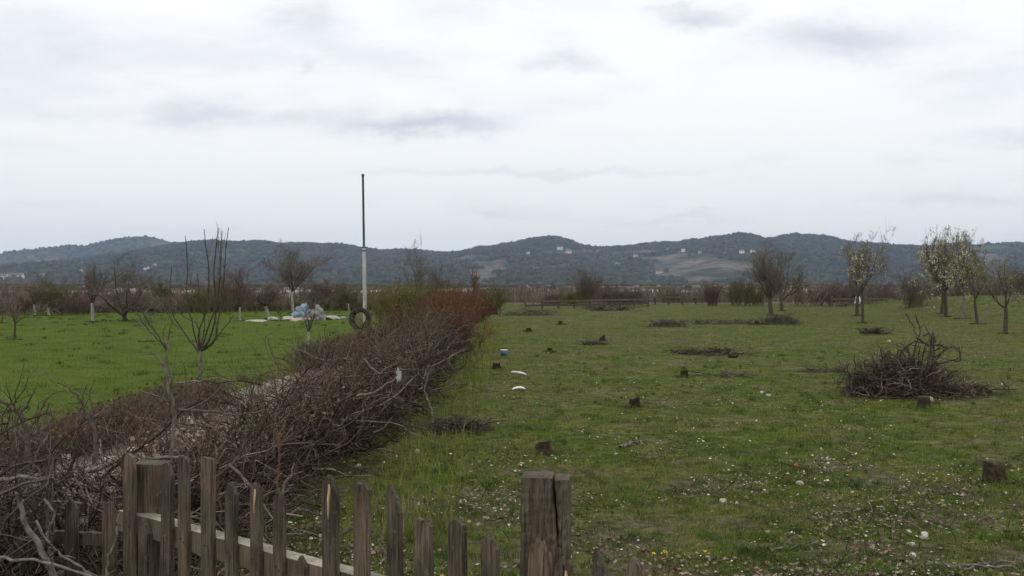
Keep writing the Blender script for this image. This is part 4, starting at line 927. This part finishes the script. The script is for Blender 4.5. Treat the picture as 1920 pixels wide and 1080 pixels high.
# second crack of the big post: a thin dark split strip is a real groove, cut as a narrow recess beside the face
fence2 = empty('picket_fence', pt(170, 1080, 5.9)[:2] + (0,), 0); tag(fence2, 'short leaning end of a second picket fence buried in brush at lower left', 'fence')
for i, (u, w, top, shp) in enumerate(((137, 26, 935, 'point'), (202, 27, 940, 'broken'))):
    D = 5.75; x = (u - 960) / F * D; o = link('picket', board_mesh('picket', w / F * D * 1.05, CAMZ - (top - HOR) / F * D, .024, shp, 700 + i), M['wood'], fence2)
    o.location = (x - fence2.location.x, D - fence2.location.y, 0); o.rotation_euler = (0, .03 * (i - .5), -.25)
pA, pB = Vector(pt(88, 1006, 5.83)), Vector(pt(212, 1012, 5.77)); o3 = Vector(fence2.location)
beam('rail', pA - o3, pB - o3, .065, .04, M['wood'], fence2)

# far rail fences
def rail_fence(u0, u1, y0, y1, npost, label, hh=1.1, mat='wood'):
    (xa, Da), (xb, Db) = gxy(u0, y0), gxy(u1, y1); r = empty('rail_fence', (xa, Da, 0)); tag(r, label, 'fence', 'far rail fences')
    for i in range(npost):
        t = i / (npost - 1); x, D = xa + (xb - xa) * t - xa, (Db - Da) * t
        o = link('post', post_mesh(.14, .12, hh * random.Random(i).uniform(.95, 1.15), 900 + i), M['wood'], r); o.location = (x, D, 0)
    for z in (hh * .4, hh * .85):
        beam('rail', (0, -.09, z), (xb - xa, Db - Da - .09, z + .02), .13, .045, M['wood'], r)
rail_fence(985, 1215, 580, 575, 9, 'nearer low rail fence of grey boards at the field end', .65, 'pale')
rail_fence(1150, 1330, 572, 571, 8, 'farther rail fence of grey boards right of the brown shrubs', .75, 'pale')
rail_fence(1560, 1790, 576, 576, 10, 'dark rail fence before the maroon shrubs behind the blossoming trees', .75)

# ------------------------------------------------------------------ stumps
STP = []
def stump(x, y, wpx, hpx, label, mat='stump', seed=1, tilt=0.0, name='tree_stump'):
    hpx *= 1.2
    gx, gy = gxy(x, y); w = wpx / F * gy; h = hpx / F * gy; rn = random.Random(seed); gy += w / 2; STP.append((gx, gy, w * .6))
    bm = bmesh.new(); n = 14; rings = []; lob = [rn.uniform(.85, 1.15) for _ in range(n)]
    for zi, (z, s) in enumerate(((-.05, 1.35), (.0, 1.25), (h * .25, 1.04), (h * .6, .95), (h * .93, .93), (h, .88))):
        rings.append([bm.verts.new((math.cos(a / n * 6.283) * w / 2 * s * lob[a] * rn.uniform(.97, 1.03), math.sin(a / n * 6.283) * w / 2 * s * lob[a], z + (tilt * math.cos(a / n * 6.283) * w if zi > 3 else 0) + (rn.uniform(-.01, .01) if zi > 3 else 0))) for a in range(n)])
    for a_, b_ in zip(rings, rings[1:]):
        for k in range(n): bm.faces.new([a_[k], a_[(k + 1) % n], b_[(k + 1) % n], b_[k]])
    bmt = bmesh.new(); cv = None
    r = empty(name, (gx, gy, 0), rn.uniform(0, 1) if not tilt else 0); tag(r, label, 'stump', 'stumps of felled fruit trees')
    top = [v.co.copy() for v in rings[-1]]
    link('bark', mesh_bm('bark', bm, True), M[mat], r)
    f = [bmt.verts.new(v) for v in top]; cv = bmt.verts.new(sum(top, Vector()) / n + Vector((0, 0, -.012)))
    for k in range(n): bmt.faces.new([f[k], f[(k + 1) % n], cv])
    link('cut_top', mesh_bm('cut_top', bmt), M['cut'], r)
    return r
M['cut'] = mat_noise('weathered_cut_wood', (.035, .024, .017), (.10, .07, .05), 25)
M['cut_pale'] = mat_noise('pale_cut_wood', (.30, .23, .17), (.45, .36, .28), 25)
for i, a_ in enumerate(((1018, 854, 27, 20, 'reddish-brown stump beside a pale standing twig, middle foreground', 'stump_red', .12), (1876, 908, 42, 28, 'tilted reddish block-like stump near the right edge', 'stump_red', -.13),
        (1737, 766, 24, 18, 'reddish stump in front of the largest pile with a pale stone on top', 'stump_red', 0), (1190, 765, 20, 15, 'black round stump in the open middle of the field', 'stump', .1),
        (1284, 708, 14, 11, 'dark round stump with bare twigs trailing to its right', 'stump', 0), (931, 692, 14, 9, 'dark domed stump left of the two white plastic strips', 'stump', 0),
        (1031, 661, 10, 7, 'small brown stump right of the blue bucket', 'stump', 0), (991, 622, 9, 6, 'tiny black stump up the field from the blue bucket', 'stump', 0),
        (1051, 609, 8, 6, 'tiny black stump farther right and beyond the blue bucket', 'stump', 0), (1130, 640, 10, 8, 'black stump at the right end of a flat dark brush patch', 'stump', .3),
        (1228, 612, 8, 5, 'small black stump at the left end of the flat grey brush heap', 'stump', 0), (1420, 609, 9, 6, 'small black stump just left of the grey-green brush heap', 'stump', 0),
        (1347, 666, 15, 10, 'brown stump among flat reddish brush, left of a dark log', 'stump_red', 0))):
    stump(*a_[:5], mat=a_[5], seed=20 + i, tilt=a_[6])
def log(x, y, Lpx, dpx, label, rz, mat='stump', seed=1):
    gx, gy = gxy(x, y); L = Lpx / F * gy; r = dpx / 2 / F * gy; bm = bmesh.new(); rn = random.Random(seed); n = 10; m = 8; rings = []
    for i in range(m + 1):
        s = 1 - .25 * (i / m) + rn.uniform(-.06, .06); rings.append([bm.verts.new((-L / 2 + L * i / m, math.cos(a / n * 6.283) * r * s, r * .8 + math.sin(a / n * 6.283) * r * s + .01 * math.sin(i))) for a in range(n)])
    for a_, b_ in zip(rings, rings[1:]):
        for k in range(n): bm.faces.new([a_[k], a_[(k + 1) % n], b_[(k + 1) % n], b_[k]])
    bm.faces.new(rings[0]); bm.faces.new(rings[-1][::-1])
    o = tag(link('log', mesh_bm('log', bm, True), M[mat]), label, 'log'); o.location = (gx, gy, 0); o.rotation_euler.z = rz
log(1375, 671, 18, 6, 'short dark log lying right of the brown mid-field stump', .15)
log(1350, 645, 28, 3, 'thin pale plank-like log lying behind the brown mid-field stump', .1, 'branch_pale')
log(1895, 572, 66, 7, 'dark log resting on the grass bank at the right edge', -.1)

# ------------------------------------------------------------------ stones and rubbish
def rock_mesh(sx, sy, sz, seed, flat=.5):
    rn = random.Random(seed); bm = bmesh.new(); bmesh.ops.create_icosphere(bm, subdivisions=2, radius=.5)
    o = Vector((rn.uniform(0, 50), rn.uniform(0, 50), 0))
    for v in bm.verts:
        d = 1 + .45 * mnoise.noise(v.co * 2.2 + o); p = v.co * d; p.x = max(-.42, min(.42, p.x)); p.z = max(-.25, min(.36, p.z)); v.co = Vector((p.x * sx, p.y * sy, (p.z + .22) * sz))
    return mesh_bm('stone', bm)
def stone(x, y, wpx, hpx, label, mat='stone', seed=1, group='pale stones and rubble', D=None, z=0.0, name='stone', cat='stone'):
    gx, gy = gxy(x, y); w, h = wpx / F * gy, hpx / F * gy
    o = tag(link(name, rock_mesh(w, w * .8, h * 1.5, seed), M[mat]), label, cat, group); o.location = (gx, gy, z); o.rotation_euler.z = seed % 7 * .3; return o
ST = [(203, 880, 44, 26, 'pinkish stone block glimpsed left of the round-topped picket', 'stone_pink'), (250, 868, 36, 34, 'tall pinkish stone behind the round-topped picket', 'stone_pink'),
      (296, 834, 34, 14, 'flat pale stone through brush left of the tall pale branch', 'stone'), (348, 800, 36, 22, 'pale stone lump on the track right of the tall pale branch', 'stone'),
      (360, 822, 36, 16, 'lower pale stone on the track right of the tall pale branch', 'stone'), (345, 846, 40, 14, 'pale flat stone just above the flat-topped picket', 'stone'),
      (122, 865, 22, 18, 'pale stone half buried in brush at the left', 'stone'), (278, 842, 26, 24, 'red brick piece among stones near the fence', 'brick'),
      (198, 905, 20, 18, 'small pale stone peeping through brush beside the fence', 'stone'), (430, 812, 26, 10, 'small flat stone on the track behind the brush', 'stone'),
      (480, 603, 46, 4, 'thin pale slab at the left end of the mid-lawn rubble', 'stone'), (512, 601, 24, 8, 'pale rubble stone at the foot of the left-leaning trunk', 'stone'),
      (540, 601, 24, 9, 'knobbly pale rubble stone left of the tarpaulin heap', 'stone'), (556, 602, 26, 7, 'pale rubble stone under the left of the tarpaulin heap', 'stone_pink'),
      (573, 601, 20, 6, 'pinkish rubble stone under the middle of the tarpaulin heap', 'stone_pink'), (614, 599, 50, 8, 'long pale slab right of the tarpaulin heap', 'stone'), (643, 598, 14, 5, 'small grey stone right of the long pale slab', 'stone')]
for i, (x, y, w, h, lab, mt) in enumerate(ST): stone(x, y, w, h, lab, mt, 31 + i, name='brick' if mt == 'brick' else 'stone', cat='brick' if mt == 'brick' else 'stone')
SM = [(1553, 863, 10, 7, 'round white pebble right of the orange fragment'), (1500, 909, 16, 8, 'oval pale pebble below the orange fragment'), (1356, 943, 16, 9, 'white flake-shaped stone low in mid field'),
      (1735, 1010, 14, 14, 'grey-white angular stone at lower right'), (1636, 1030, 10, 12, 'small white shard on the bare patch'), (1710, 1024, 14, 7, 'oval cream pebble on the bare patch'), (1712, 1045, 18, 9, 'larger cream pebble below the oval one'),
      (1695, 917, 8, 6, 'white pebble left of the tilted stump'), (1889, 927, 10, 5, 'flat white chip right below the tilted stump'), (1430, 738, 10, 5, 'small white chip in the field middle'), (1441, 743, 12, 5, 'longer white chip beside the small one'),
      (1667, 641, 7, 4, 'white chip behind the largest pile'), (783, 848, 9, 6, 'white chip near the hedge foot'), (672, 877, 12, 8, 'bluish white chip at the hedge foot near the pickets'), (1745, 752, 14, 10, 'pale stone resting against the reddish stump')]
for i, (x, y, w, h, lab) in enumerate(SM): stone(x, y, w, h, lab, 'stone_white' if i % 3 == 0 else 'stone', 61 + i, 'small pale stones in the field', name='pebble')
stone(1493, 877, 15, 8, 'orange brick fragment in the right half of the field', 'brick', 90, None, name='brick_fragment', cat='brick')
# white plastic strips
def strip(pts, w, label, seed):
    rn = random.Random(seed); bm = bmesh.new(); P = [Vector(gxy(x, y) + (.05,)) for x, y in pts]; n = 12; rows = []
    for i in range(n + 1):
        t = i / n * (len(P) - 1); k = min(int(t), len(P) - 2); p = P[k].lerp(P[k + 1], t - k); e = math.sin(math.pi * min(1, max(0, (i + .6) / (n + 1.2)))) ** .4
        rows.append([bm.verts.new((p.x - P[0].x, p.y - P[0].y + w * .5 * e * math.cos(a), .05 * e + .022 * e * math.sin(a) * (1 + rn.uniform(-.15, .15)))) for a in [k_ / 8 * 6.283 for k_ in range(8)]])
    for a_, b_ in zip(rows, rows[1:]):
        for k in range(8): bm.faces.new([a_[k], a_[(k + 1) % 8], b_[(k + 1) % 8], b_[k]])
    bm.faces.new(rows[0]); bm.faces.new(rows[-1][::-1])
    o = tag(link('plastic_strip', mesh_bm('plastic_strip', bm, True), M['plastic_white']), label, 'plastic strip', 'white plastic pieces on the grass'); o.location = (P[0].x, P[0].y, 0)
strip([(958, 700), (972, 703), (987, 705)], .09, 'upper white bent plastic strip on the grass', 1)
strip([(960, 733), (972, 732), (985, 732)], .12, 'lower white straight plastic strip on the grass', 2)
# blue bucket
bx, by = gxy(945, 667); r = empty('bucket', (bx, by, 0), .3); tag(r, 'small blue plastic bucket with white rim standing on the grass', 'bucket')
def lathe(prof, n=20):
    bm = bmesh.new(); rings = [[bm.verts.new((math.cos(a / n * 6.283) * q, math.sin(a / n * 6.283) * q, z)) for a in range(n)] for q, z in prof]
    for a_, b_ in zip(rings, rings[1:]):
        for k in range(n): bm.faces.new([a_[k], a_[(k + 1) % n], b_[(k + 1) % n], b_[k]])
    return bm
bm = lathe([(.001, .0), (.07, 0), (.092, .14), (.086, .14), (.066, .02), (.001, .02)]); link('body', mesh_bm('body', bm, True), M['plastic_blue'], r)
bm = lathe([(.084, .141), (.098, .141), (.10, .156), (.084, .156), (.084, .141)]); link('rim', mesh_bm('rim', bm, True), M['plastic_white'], r)
# crumpled plastic
def crumple(name, loc, sx, sy, sz, mat, label, seed, cat, group=None, parts=None, amp=.55, z0=0.0):
    bm = bmesh.new(); bmesh.ops.create_icosphere(bm, subdivisions=4, radius=.5); o = Vector((seed * 3.7, seed * 1.3, 0))
    for v in bm.verts:
        p = v.co; d = 1 + amp * abs(mnoise.noise(p * 3.2 + o)) * 1.6 - amp * .5 + .2 * mnoise.noise(p * 9 + o); v.co = Vector((p.x * d * sx, p.y * d * sy, p.z * d * sz + sz * z0))
    return tag(link(name, mesh_bm(name, bm, False), M[mat]), label, cat, group), loc
for (nm, loc, sx, sy, sz, mt, lab, sd) in (('plastic_bag', pt(748, 704, 11.0), .05, .04, .13, 'plastic_film', 'greyish plastic bag snagged on top of the brushwood hedge', 3),
                                          ('plastic_bag', pt(878, 588, 49.0), .22, .12, .62, 'plastic_pink', 'faded pinkish plastic rag hanging on the red end of the hedge', 5),
                                          ('plastic_bag', pt(1609, 563, 66.0), .36, .3, .42, 'plastic_white', 'bright white bag hung behind the black orchard trunk', 7)):
    o, l = crumple(nm, loc, sx, sy, sz, mt, lab, sd, 'plastic bag', 'plastic bags'); o.location = l
# tarpaulin heap on the lawn
hx, hy = gxy(577, 601)
o, _ = crumple('tarpaulin_heap', None, 1.0, 1.0, 1.25, 'tarp_blue', 'crumpled blue-grey tarpaulin bundled over rubble on the lawn', 9, 'tarpaulin', amp=.5); o.location = (hx - .38, hy + .5, .12)
o, _ = crumple('sack_heap', None, .75, .8, 1.2, 'tarp_grey', 'grey-white sacking beside the blue-grey tarpaulin', 12, 'sacking', amp=.5); o.location = (hx + .42, hy + .6, .12)
o, _ = crumple('plastic_bag', None, .32, .25, .3, 'plastic_white', 'small white ball-like bag in the grass left of the pole', 14, 'plastic bag', 'plastic bags', amp=.3); o.location = gxy(649, 582)[:2] + (.15,)
# white stakes
for i, (x, y, h, lab) in enumerate(((655, 592, 22, 'short white stake standing left of the tyre'), (1052, 840, 0, ''))):
    if not h: continue
    gx, gy = gxy(x, y); bm = lathe([(.03, -.1), (.032, .3), (.028, h / F * gy), (.001, h / F * gy + .02)], 8); o = tag(link('stake', mesh_bm('stake', bm, True), M['bark_pale']), lab, 'stake'); o.location = (gx, gy, 0); o.rotation_euler = (0, -.08, 0)
# tall pole with tyre
pxx, pyy = gxy(681, 613); pyy += .6
r = empty('pole', (pxx, pyy, 0)); r.rotation_euler = (0, math.radians(-.8), 0); tag(r, 'tall two-piece pole rising above the hills, grey below and dark pipe above', 'pole')
zt = CAMZ + (HOR - 330) / F * pyy; zj = CAMZ + (HOR - 462) / F * pyy
bm = lathe([(.088, -.3), (.086, 1.5), (.078, zj), (.05, zj + .01)], 12); link('lower_pole', mesh_bm('lower_pole', bm, True), M['pole_low'], r)
bm = lathe([(.05, zj - .3), (.048, zt - .1), (.046, zt)], 12); link('upper_pipe', mesh_bm('upper_pipe', bm, True), M['pole_high'], r)
bm = lathe([(.001, zt + .09), (.06, zt + .08), (.07, zt + .02), (.05, zt - .02)], 12); link('cap', mesh_bm('cap', bm, True), M['pole_high'], r)
for z_ in (zj - .22, zj - .06):
    bm = lathe([(.079, z_), (.092, z_), (.092, z_ + .05), (.079, z_ + .05)], 12); link('clamp_band', mesh_bm('clamp_band', bm), M['pole_high'], r)
tx_, ty_ = gxy(675, 617); R0 = 21.5 / F * ty_
def tyre_bm():
    bm = bmesh.new(); n, m = 48, 12; prof = []
    w = .14
    for q, zz in ((.60, -.62), (.64, -.95), (.80, -1.12), (.93, -1.0), (1.0, -.72), (.985, -.3), (1.0, .0), (.985, .3), (1.0, .72), (.93, 1.0), (.80, 1.12), (.64, .95), (.60, .62), (.70, .6), (.88, .5), (.9, -.5), (.70, -.6)):
        prof.append((q * R0, zz * w))
    rings = []
    for i in range(n):
        a = i / n * 6.283; rr = []
        for j, (q, zz) in enumerate(prof):
            t = .018 if (4 <= j <= 8 and i % 2) else 0
            rr.append(bm.verts.new(((q - t) * math.cos(a), zz, (q - t) * math.sin(a))))
        rings.append(rr)
    k = len(prof)
    for i in range(n):
        a_, b_ = rings[i], rings[(i + 1) % n]
        for j in range(k): bm.faces.new([a_[j], a_[(j + 1) % k], b_[(j + 1) % k], b_[j]])
    return bm
o = tag(link('tyre', mesh_bm('tyre', tyre_bm(), True), M['rubber']), 'large old black tyre standing upright against the foot of the pole', 'tyre'); o.location = (tx_, ty_, R0 - .05); o.rotation_euler = (math.radians(-6), 0, math.radians(-16))

# ------------------------------------------------------------------ grass, petals, leaf litter: countless stuff
rg = np.random.default_rng(900)
def lawn_edge(y): return np.interp(y, [0, 20, 26, 45, 88], [-4.95, -4.95, -4.3, -2.7, -2.2])
def samp(n, y0, y1, p, side):
    """ground points inside a widened view wedge, denser near the viewer"""
    y = (y0 ** (1 - p) + (y1 ** (1 - p) - y0 ** (1 - p)) * rg.uniform(0, 1, n)) ** (1 / (1 - p)); x = rg.uniform(-.60, .60, n) * y
    if side == 'lawn': k = x < lawn_edge(y) - .05
    else: k = x > np.interp(y, [0, 8, 14, 60, 90], [-2.7, -2.4, -1.8, -1.6, -2.2])
    return x[k], y[k]
def blades(x, y, h, w, lean=.45):
    n = len(x); az = rg.uniform(0, 6.283, n); dx_, dy_ = np.cos(az), np.sin(az); la = rg.uniform(0, 6.283, n); ln = np.abs(rg.normal(0, lean, n)) * h
    B = np.stack([x, y, np.zeros(n)], 1); Wv = np.stack([dx_, dy_, np.zeros(n)], 1) * (w / 2)[:, None]
    M1 = B + np.stack([np.cos(la) * ln * .35, np.sin(la) * ln * .35, h * .6], 1); T = B + np.stack([np.cos(la) * ln, np.sin(la) * ln, h], 1)
    V = np.stack([B - Wv, B + Wv, M1 + Wv * .7, M1 - Wv * .7, T], 1); i = np.arange(n)[:, None] * 5
    return V.reshape(-1, 3), i + np.array([[0, 1, 2, 3]]), i + np.array([[3, 2, 4]])
def grass_mat(name, cols, dry, dry_amt):
    m, n, b = mat_new(name, .8, .12)
    r_ = n.n('ShaderNodeNewGeometry'); cr = n.n('ShaderNodeValToRGB', {0: r_.outputs['Random Per Island']}); e = cr.color_ramp.elements
    while len(e) < len(cols): e.new(.5)
    for i, cc in enumerate(cols): e[i].position = i / (len(cols) - 1); e[i].color = tuple(cc) + (1,)
    pat = n.ramp(n.noise(r_.outputs['Position'], .8, 5, .65, .4), .42, .64)
    c = n.mix(n.m('MULTIPLY', pat, dry_amt), cr.outputs[0], dry)
    c = n.mix(1.0, c, n.mix(n.ramp(n.noise(r_.outputs['Position'], 1.9, 5, .6, .5), .36, .64), (.55, .66, .6), (1.25, 1.22, 1.2)), 'MULTIPLY')
    n.nt.links.new(c, b.inputs['Base Color']); return m
M['grass_field'] = grass_mat('field_grass', [(.092, .126, .018), (.155, .182, .03), (.115, .168, .02), (.20, .19, .05), (.135, .165, .025)], (.22, .19, .085), .6)
M['grass_lawn'] = grass_mat('lawn_grass', [(.085, .135, .014), (.12, .175, .02), (.155, .185, .032)], (.15, .15, .04), .6)
def grass(name, n, y0, y1, p, side, h0, h1, mat, label, clump=False):
    x, y = samp(n, y0, y1, p, side)
    if side == 'field':
        f = np.array([fbm(a * .9, b * .9, 2, 3) + .45 * fbm(a * 3.1, b * 3.1, 8, 2) for a, b in zip(x[:60000:1], y[:60000:1])]) if False else (np.sin(x * 1.7 + 1.3 * np.sin(y * .9)) * np.sin(y * 1.3 + 1.1 * np.sin(x * 1.1 + 2)) + .6 * np.sin(x * 4.1 + 2 * np.sin(y * 2.3)) * np.sin(y * 3.7 + x))
        near = np.clip((10.5 - y) / 3.5, 0, 1); k = rg.uniform(0, 1, len(x)) < np.clip(.80 + f * .42 - near * .42 * (f < .3), .10, 1); x, y, f = x[k], y[k], f[k]
    h = rg.uniform(h0, h1, len(x)) * rg.uniform(.6, 1.25, len(x)); w = np.maximum(.0045, y * .00045) * rg.uniform(.7, 1.3, len(x))
    V, Q, T = blades(x, y, h, w, .6); return tag(link(name, mesh_np(name, V, Q, T, smooth=False), mat), label, 'grass', kind='stuff')
grass('grass', 330000, 6.2, 34, 1.55, 'field', .016, .046, M['grass_field'], 'short patchy grass of the stump field')
grass('grass', 70000, 34, 95, 1.3, 'field', .03, .07, M['grass_field'], 'far short grass of the stump field')
grass('grass', 170000, 9.5, 75, 1.5, 'lawn', .02, .05, M['grass_lawn'], 'bright mown grass of the left lawn')

lx = rg.uniform(-.55, -.1, 260); ly = 10.5 + 60 * rg.uniform(0, 1, 260) ** 1.2; lx = lx * ly; k_ = lx < lawn_edge(ly) - .3; lx, ly = lx[k_], ly[k_]; kk_ = 30
gx_ = np.repeat(lx, kk_) + rg.normal(0, 1, len(lx) * kk_) * np.repeat(rg.uniform(.03, .16, len(lx)), kk_); gy_ = np.repeat(ly, kk_) + rg.normal(0, .08, len(lx) * kk_)
V, Q, T = blades(gx_, gy_, rg.uniform(.04, .11, len(gx_)), np.maximum(.006, gy_ * .0006), .7)
tag(link('lawn_tufts', mesh_np('lawn_tufts', V, Q, T, smooth=False), mat_island('lawn_tuft', [(.04, .075, .01), (.07, .11, .018), (.11, .12, .04)])), 'small darker tufts dotting the left lawn', 'grass', kind='stuff')
nt_ = 5200; tx0, ty0 = samp(nt_, 6.4, 30, 1.8, 'field'); k_ = rg.uniform(0, 1, len(tx0)) < .55 + .45 * np.sin(tx0 * 2.1 + np.sin(ty0 * 1.7) * 2) * np.sin(ty0 * 1.6); tx0, ty0 = tx0[k_], ty0[k_]
for (a_, b_, w_) in STP + [(o_.location.x, o_.location.y, .09) for o_ in list(bpy.data.objects) if o_.name.startswith('fruit_tree') and o_.location.x > 0]:
    q_ = rg.uniform(0, 6.283, 6); tx0 = np.concatenate([tx0, a_ + np.cos(q_) * w_ * 1.1]); ty0 = np.concatenate([ty0, b_ + np.sin(q_) * w_ * 1.1])
sg = rg.uniform(.015, .06, len(tx0)); hh_ = rg.uniform(.03, .085, len(tx0)); kk_ = 26
gx_ = np.repeat(tx0, kk_) + rg.normal(0, 1, len(tx0) * kk_) * np.repeat(sg, kk_); gy_ = np.repeat(ty0, kk_) + rg.normal(0, 1, len(tx0) * kk_) * np.repeat(sg, kk_)
V, Q, T = blades(gx_, gy_, np.repeat(hh_, kk_) * rg.uniform(.5, 1.1, len(gx_)), np.maximum(.005, gy_ * .0005), .7)
M['grass_tuft'] = grass_mat('tuft_grass', [(.05, .09, .018), (.09, .15, .025), (.07, .11, .022), (.13, .19, .035)], (.13, .11, .05), .5)
tag(link('grass_tufts', mesh_np('grass_tufts', V, Q, T, smooth=False), M['grass_tuft']), 'longer darker grass tufts in the stump field', 'grass', kind='stuff')
def field_keep(x, y, thr): return (np.sin(x * 1.9 + 2.2 * np.sin(y * .8 + 1)) * np.sin(y * 1.5 + 1.7 * np.sin(x * .9)) + rg.normal(0, .4, len(x))) > thr
x, y = samp(15000, 6.4, 36, 1.75, 'field'); k = field_keep(x, y, .25); x, y = x[k], y[k]
sz = rg.gamma(3, .0042, len(x)) + .006 + y * .0003; V, Q = quads(rg, np.stack([x, y, rg.uniform(.02, .055, len(x))], 1), sz, .7)
m_pet = mat_island('pale_scraps', [(.30, .27, .20), (.50, .47, .38), (.62, .60, .52), (.40, .37, .27), (.70, .68, .62)])
tag(link('fallen_petals', mesh_np('fallen_petals', V, Q), m_pet), 'white petals and pale scraps scattered over the stump field', 'petals', kind='stuff')
x, y = samp(26000, 6.3, 15, 1.9, 'field'); k = field_keep(x, y, np.clip((y - 8) * .28, -.2, 2)); x, y = x[k], y[k]
V, Q = quads(rg, np.stack([x, y, rg.uniform(.008, .04, len(x))], 1), rg.uniform(.018, .05, len(x)), .6)
tag(link('leaf_litter', mesh_np('leaf_litter', V, Q), M['leaf_dead']), 'dry brown leaf litter on bare patches in the foreground', 'leaf litter', kind='stuff')
x, y = samp(5200, 6.3, 28, 1.5, 'field'); kq = field_keep(x, y, .2); x, y = x[kq], y[kq]; n_ = len(x)
A = curves(rg, np.stack([x, y, np.full(n_, .03)], 1), np.stack([rg.normal(0, 1, n_), rg.normal(0, 1, n_), rg.uniform(0, .25, n_)], 1), rg.uniform(.06, .36, n_), 5, .30, -.04, rg.uniform(.0018, .005, n_), np.full(n_, .0016))
A[0][:, :, 2] = np.abs(A[0][:, :, 2]) + .008; B = kids(rg, *A, 1, .2, .8, 45, 12, .5, 4, .15, 0, .7, .0016)
V, Q = tubes([A, B], 3); tag(link('fallen_twigs', mesh_np('fallen_twigs', V, Q), M['brush']), 'thin dead twigs strewn through the field grass', 'twigs', kind='stuff')
# weeds and small broad leaves
x, y = samp(15000, 6.3, 20, 1.9, 'field'); k = field_keep(x, y, -.2); x, y = x[k], y[k]
V, Q = quads(rg, np.stack([x, y, rg.uniform(.015, .05, len(x))], 1), rg.uniform(.015, .04, len(x)), .5)
tag(link('weeds', mesh_np('weeds', V, Q), mat_island('weed_leaves', [(.05, .085, .015), (.09, .14, .03), (.13, .17, .05), (.07, .12, .05)])), 'small broad weed leaves among the field grass', 'weeds', kind='stuff')
bs = [(a_, b_, w_ * 1.2) for a_, b_, w_ in STP] + [(o_.location.x, o_.location.y, .16) for o_ in list(bpy.data.objects) if o_.name.startswith('fruit_tree')]
cx2 = np.concatenate([rg.normal(a_, w_, 60) for a_, b_, w_ in bs]); cy2 = np.concatenate([rg.normal(b_, w_, 60) for a_, b_, w_ in bs])
V, Q = quads(rg, np.stack([cx2, cy2, rg.uniform(.01, .03, len(cx2))], 1), rg.uniform(.03, .07, len(cx2)) * np.maximum(1, cy2 / 28), .8)
tag(link('bare_soil', mesh_np('bare_soil', V, Q), mat_island('dark_soil_crumbs', [(.035, .025, .016), (.07, .05, .034), (.05, .04, .025)])), 'dark soil crumbs at the feet of stumps and trunks', 'soil', kind='stuff')
# yellow dandelions at the bottom
for i, (u, v) in enumerate(((1226, 1057), (1248, 1053), (1322, 1052))):
    gx, gy = gxy(u, v); rd = random.Random(i); C_ = np.array([[gx + rd.uniform(-.012, .012), gy + rd.uniform(-.012, .012), .06 + rd.uniform(0, .012)] for _ in range(16)]); C_ -= np.array([gx, gy, 0])
    V, Q = quads(rg, C_, np.full(16, .013), .6); r = empty('dandelion', (gx, gy, 0)); tag(r, ('left of the pair of yellow dandelions right of the big post', 'right of the pair of yellow dandelions right of the big post', 'single fainter yellow dandelion farther right of the pair')[i], 'flower', 'yellow dandelions')
    link('flower_head', mesh_np('flower_head', V, Q), M['petal_yellow'], r)
    bm = lathe([(.003, -.01), (.0025, .06)], 6); link('stem', mesh_bm('stem', bm, True), M['leaf_green'], r)
# dry weeds and tufts along the hedge foot and in the track
xx = rg.uniform(-1.3, -.45, 5200); yy = 8 + 40 * rg.uniform(0, 1, 5200) ** 1.6
V, Q, T = blades(xx, yy, rg.uniform(.06, .22, 5200), rg.uniform(.005, .009, 5200) * np.maximum(1, yy / 18), .5)
tag(link('tall_grass', mesh_np('tall_grass', V, Q, T, smooth=False), M['grass_field']), 'longer grass growing along the foot of the brushwood hedge', 'grass', kind='stuff')

ns = 900; cx_ = rg.uniform(-.62, .62, ns); cy_ = 104 + 420 * rg.uniform(0, 1, ns) ** 2.2; cx_ = cx_ * cy_; kk_ = 46
sx_ = rg.uniform(.5, 2.6, ns) * (1 + cy_ / 300); hs_ = rg.uniform(.5, 1.9, ns) * np.clip(1.3 - cy_ / 500, .4, 1.3)
bx2 = np.repeat(cx_, kk_) + rg.normal(0, 1, ns * kk_) * np.repeat(sx_, kk_); by2 = np.repeat(cy_, kk_) + rg.normal(0, .8, ns * kk_)
hb = np.repeat(hs_, kk_) * rg.uniform(.3, 1.0, ns * kk_) * np.exp(-((bx2 - np.repeat(cx_, kk_)) / np.repeat(sx_, kk_) / 1.3) ** 2 * .5)
V, Q, T = blades(bx2, by2, hb, by2 * .0011, .25)
tag(link('scrub', mesh_np('scrub', V, Q, T, smooth=False), mat_island('far_scrub', [(.08, .06, .048), (.13, .10, .08), (.17, .135, .105), (.09, .085, .045), (.11, .08, .065)])), 'brown dry scrub dotted over the bare far field', 'scrub', kind='stuff')

# ------------------------------------------------------------------ haze
bm = bmesh.new(); bmesh.ops.create_cube(bm, size=1)
for v in bm.verts: v.co = Vector((v.co.x * 7000, v.co.y * 5100 + 2050, -4 + (v.co.z + .5) * 204))
m = bpy.data.materials.new('haze'); m.use_nodes = True; m.node_tree.nodes.clear(); n = NT(m.node_tree)
pvn = n.n('ShaderNodeVolumePrincipled', {'Color': (.58, .77, 1.0, 1), 'Density': .00014, 'Anisotropy': 0.0}); n.n('ShaderNodeOutputMaterial', {'Volume': pvn.outputs[0]})
tag(link('haze', mesh_bm('haze', bm), m), 'thin bluish air between the field and the hills', 'haze', kind='stuff')
